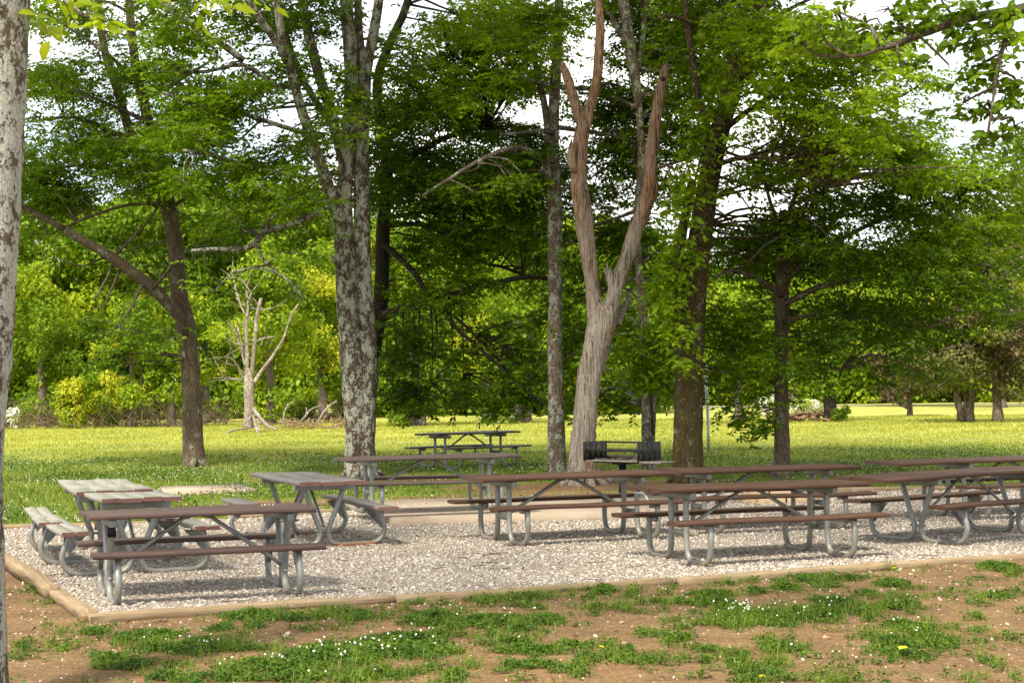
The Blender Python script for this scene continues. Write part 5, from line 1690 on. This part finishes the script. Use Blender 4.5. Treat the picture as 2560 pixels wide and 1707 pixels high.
for (o, x, y, rx, ry, f, g) in PATCH:
    cx, cy = o[0] + x * K, o[1] + y * K
    c = gd(cx, cy)
    rxm = rx * K * px(c[1])
    rym = max(.06, (gd(cx, cy - ry * K)[1] - gd(cx, cy + ry * K)[1]) / 2 - .05)
    thin = .35 if g >= 120 else (.75 if g else 1.0)
    clover_patch(b, fb, gb, c, rxm * .95, rym * .95, 1.7 * thin, f * 1.9, g * 8, rng)
# sprigs and blades straggling out round every patch
for (o, x, y, rx, ry, f, g) in PATCH:
    c = gd(o[0] + x * K, o[1] + y * K)
    rxm = rx * K * px(c[1])
    rym = max(.10, (gd(o[0] + x * K, o[1] + (y - ry) * K)[1] - gd(o[0] + x * K, o[1] + (y + ry) * K)[1]) / 2)
    for _ in range(int(3 + 8 * rxm)):
        a = rng.uniform(0, 6.28)
        k_ = rng.uniform(.85, 1.5)
        q_ = np.array([c[0] + rxm * k_ * math.cos(a), c[1] + rym * k_ * math.sin(a) * 1.1, 0])
        if q_[1] < front_line(q_[0]) - .12:
            clover_patch(b, fb, gb, q_, rng.uniform(.03, .12), rng.uniform(.03, .10), rng.uniform(.1, .8), 0, rng.choice([200, 500, 900, 1500]), rng)
# thin scattered sprigs over the dirt
p = rand_in(5200, 10.3, 17.6)
p = p[(p[:, 1] < front_line(p[:, 0]) - .05)]
nz = np.sin(p[:, 0] * 2.1 + 1) * np.sin(p[:, 1] * 2.7) + rng.normal(0, .5, len(p))
p = p[nz > .1]
for q_ in p[:650]:
    clover_patch(b, fb, gb, np.array([q_[0], q_[1], 0]), rng.uniform(.03, .13), rng.uniform(.03, .10), rng.uniform(.08, .7), 0, rng.choice([0, 300, 700, 1200]), rng)
tag(b.build('clover', 'clover'), 'dark green clover patches growing over the foreground dirt', 'clover', None, 'stuff')
tag(fb.build('clover_flowers', 'flower'), 'white clover flower heads in the foreground patches', 'flowers', None, 'stuff')
tag(gb.build('grass_tufts', 'grass_near'), 'thin yellow green grass tufts on the foreground dirt', 'grass', None, 'stuff')

# meadow: blades and clover behind the gravel, thinning out with distance
N = 230000
p = rand_in(N, 18.5, 84, 1.25)
x, y = p[:, 0], p[:, 1]
ok = ~inside(GRAVEL, x, y) & ~inside(SLAB, x, y) & (y > front_line(x) + .3)
ok &= (dirt_amount(x, y) + rng.normal(0, .18, N)) < .45
p = p[ok]
n = len(p)
b = MB()
P = np.concatenate([p, np.zeros((n, 1))], 1)
hh = rng.uniform(.03, .085, n) * (1 + .3 * np.sin(p[:, 0] * 1.3) * np.sin(p[:, 1] * .9))
wd_ = rng.uniform(.006, .014, n) * (1 + .035 * np.maximum(0, p[:, 1] - 20))
ln_ = rng.uniform(.01, .06, n)
fr_ = (p[:, 1] + rng.normal(0, 3.5, n) + 2.5 * np.sin(p[:, 0] * .5)) > 43  # farther blades take the sunlit colour, nearer ones the shaded green
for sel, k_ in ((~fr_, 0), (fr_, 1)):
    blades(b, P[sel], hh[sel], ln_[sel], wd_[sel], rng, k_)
tag(b.build('meadow_grass', ['grass', 'grass_sunlit']), 'green meadow grass behind the gravel and tables', 'grass', None, 'stuff')
b = MB()
p2 = rand_in(52000, 24, 46, 1.0)
k = np.sin(p2[:, 0] * .9 + 2) * np.sin(p2[:, 1] * .55 + 1) + .6 * np.sin(p2[:, 0] * 2.3 + p2[:, 1]) + rng.normal(0, .45, len(p2))
ok = ~inside(GRAVEL, p2[:, 0], p2[:, 1]) & ~inside(SLAB, p2[:, 0], p2[:, 1]) & (dirt_amount(p2[:, 0], p2[:, 1]) < .5) & (k > .1)
p2 = p2[ok]
nn = unit(rng.normal(0, .4, (len(p2), 3)) + (0, -.2, .9))
d = unit(np.cross(nn, rng.normal(0, 1, (len(p2), 3))))
leaves(b, np.concatenate([p2, rng.uniform(.02, .08, (len(p2), 1))], 1), d, nn, .05, .85, rng)
tag(b.build('meadow_clover', 'clover'), 'dark clover growing through the shaded meadow grass', 'clover', None, 'stuff')
b = MB()
p3 = rand_in(7500, 22.5, 56, 1.05)
k = np.sin(p3[:, 0] * .9 + 2) * np.sin(p3[:, 1] * .55 + 1) + rng.normal(0, .45, len(p3))
ok = ~inside(GRAVEL, p3[:, 0], p3[:, 1]) & ~inside(SLAB, p3[:, 0], p3[:, 1]) & (dirt_amount(p3[:, 0], p3[:, 1]) < .45) & (k > -.35)
p3 = p3[ok]
scatter_rocks(b, p3, rng.uniform(.05, .10, len(p3)), rng.uniform(.007, .0125, len(p3)), rng, 'oct', .9)
tag(b.build('meadow_flowers', 'flower'), 'white clover flowers dotting the meadow', 'flowers', None, 'stuff')
b = MB()
p4 = rand_in(900, 46, 76, 1.0)
k = np.sin(p4[:, 0] * .35 + 1) * np.sin(p4[:, 1] * .9 + .5) + rng.normal(0, .5, len(p4))
p4 = p4[k > .15]
scatter_rocks(b, p4, rng.uniform(.05, .12, len(p4)), rng.uniform(.012, .020, len(p4)), rng, 'oct', .9)
tag(b.build('yellow_meadow_flowers', 'yellow_flower'), 'yellow flowers in the sunlit far meadow', 'flowers', None, 'stuff')

# litter on the ground
b = MB()
p = rand_in(150, 10.4, 25)
for q_ in p:
    z = .025 if inside(GRAVEL, q_[0], q_[1]) else .008
    if inside(SLAB, q_[0], q_[1]):
        z = .106
    a = rng.uniform(0, 6.28)
    L_ = rng.uniform(.05, .28)
    d = np.array([math.cos(a), math.sin(a), 0]) * L_ / 2
    c = np.array([*q_, z])
    b.tube(np.array([c - d, c + rng.normal(0, .02, 3) * (1, 1, .2), c + d]), [.005, .004, .002], 5)
tag(b.build('fallen_twigs', 'twig'), 'small dry twigs lying on dirt and gravel', 'twigs', None, 'stuff')
b = MB()
p = rand_in(420, 10.4, 27)
z = np.where(inside(SLAB, p[:, 0], p[:, 1]), .108, np.where(inside(GRAVEL, p[:, 0], p[:, 1]), .028, .01))
nn = unit(rng.normal(0, .3, (len(p), 3)) + (0, 0, 1))
leaves(b, np.concatenate([p, z[:, None]], 1), unit(np.cross(nn, rng.normal(0, 1, (len(p), 3)))), nn, .05, .6, rng)
tag(b.build('leaf_litter', 'dead_leaf'), 'small brown dead leaves scattered on the ground', 'leaves', None, 'stuff')
for (o, x, y, lab, s_) in ((O3, 1530, 945, 'yellow fallen leaf on the clover at lower right', .085), (O3, 550, 1096, 'yellow fallen leaf at the bottom edge of the picture', .07), (O2, 1755, 890, 'yellow fallen leaf on dirt right of centre', .05), (O3, 1457, 345, 'yellow green fallen leaf by the timber at right', .07)):
    c = gd(o[0] + x * K, o[1] + y * K) + (0, 0, .05 if 'clover' in lab else .004)
    e = empty('fallen_leaf', c, lab, 'leaf', 'yellow fallen leaves')
    b = MB()
    a = rng.uniform(-1.5, 1.5)
    V = []
    m_ = 7
    for i in range(m_):
        u = i / (m_ - 1)
        wv = s_ * .42 * math.sin(math.pi * min(.98, u * .95 + .03)) ** .8
        zc = .012 + .008 * math.sin(u * 3)
        V += [((u - .5) * s_ * 1.1, -wv, zc + .008), ((u - .5) * s_ * 1.1, 0, zc), ((u - .5) * s_ * 1.1, wv, zc + .010)]
    q = []
    for i in range(m_ - 1):
        q += [(3 * i, 3 * i + 1, 3 * i + 4, 3 * i + 3), (3 * i + 1, 3 * i + 2, 3 * i + 5, 3 * i + 4)]
    b.add(V, q)
    b.build('blade', 'yellow_leaf', e, smooth=True)
    e.rotation_euler = (0, 0, a)
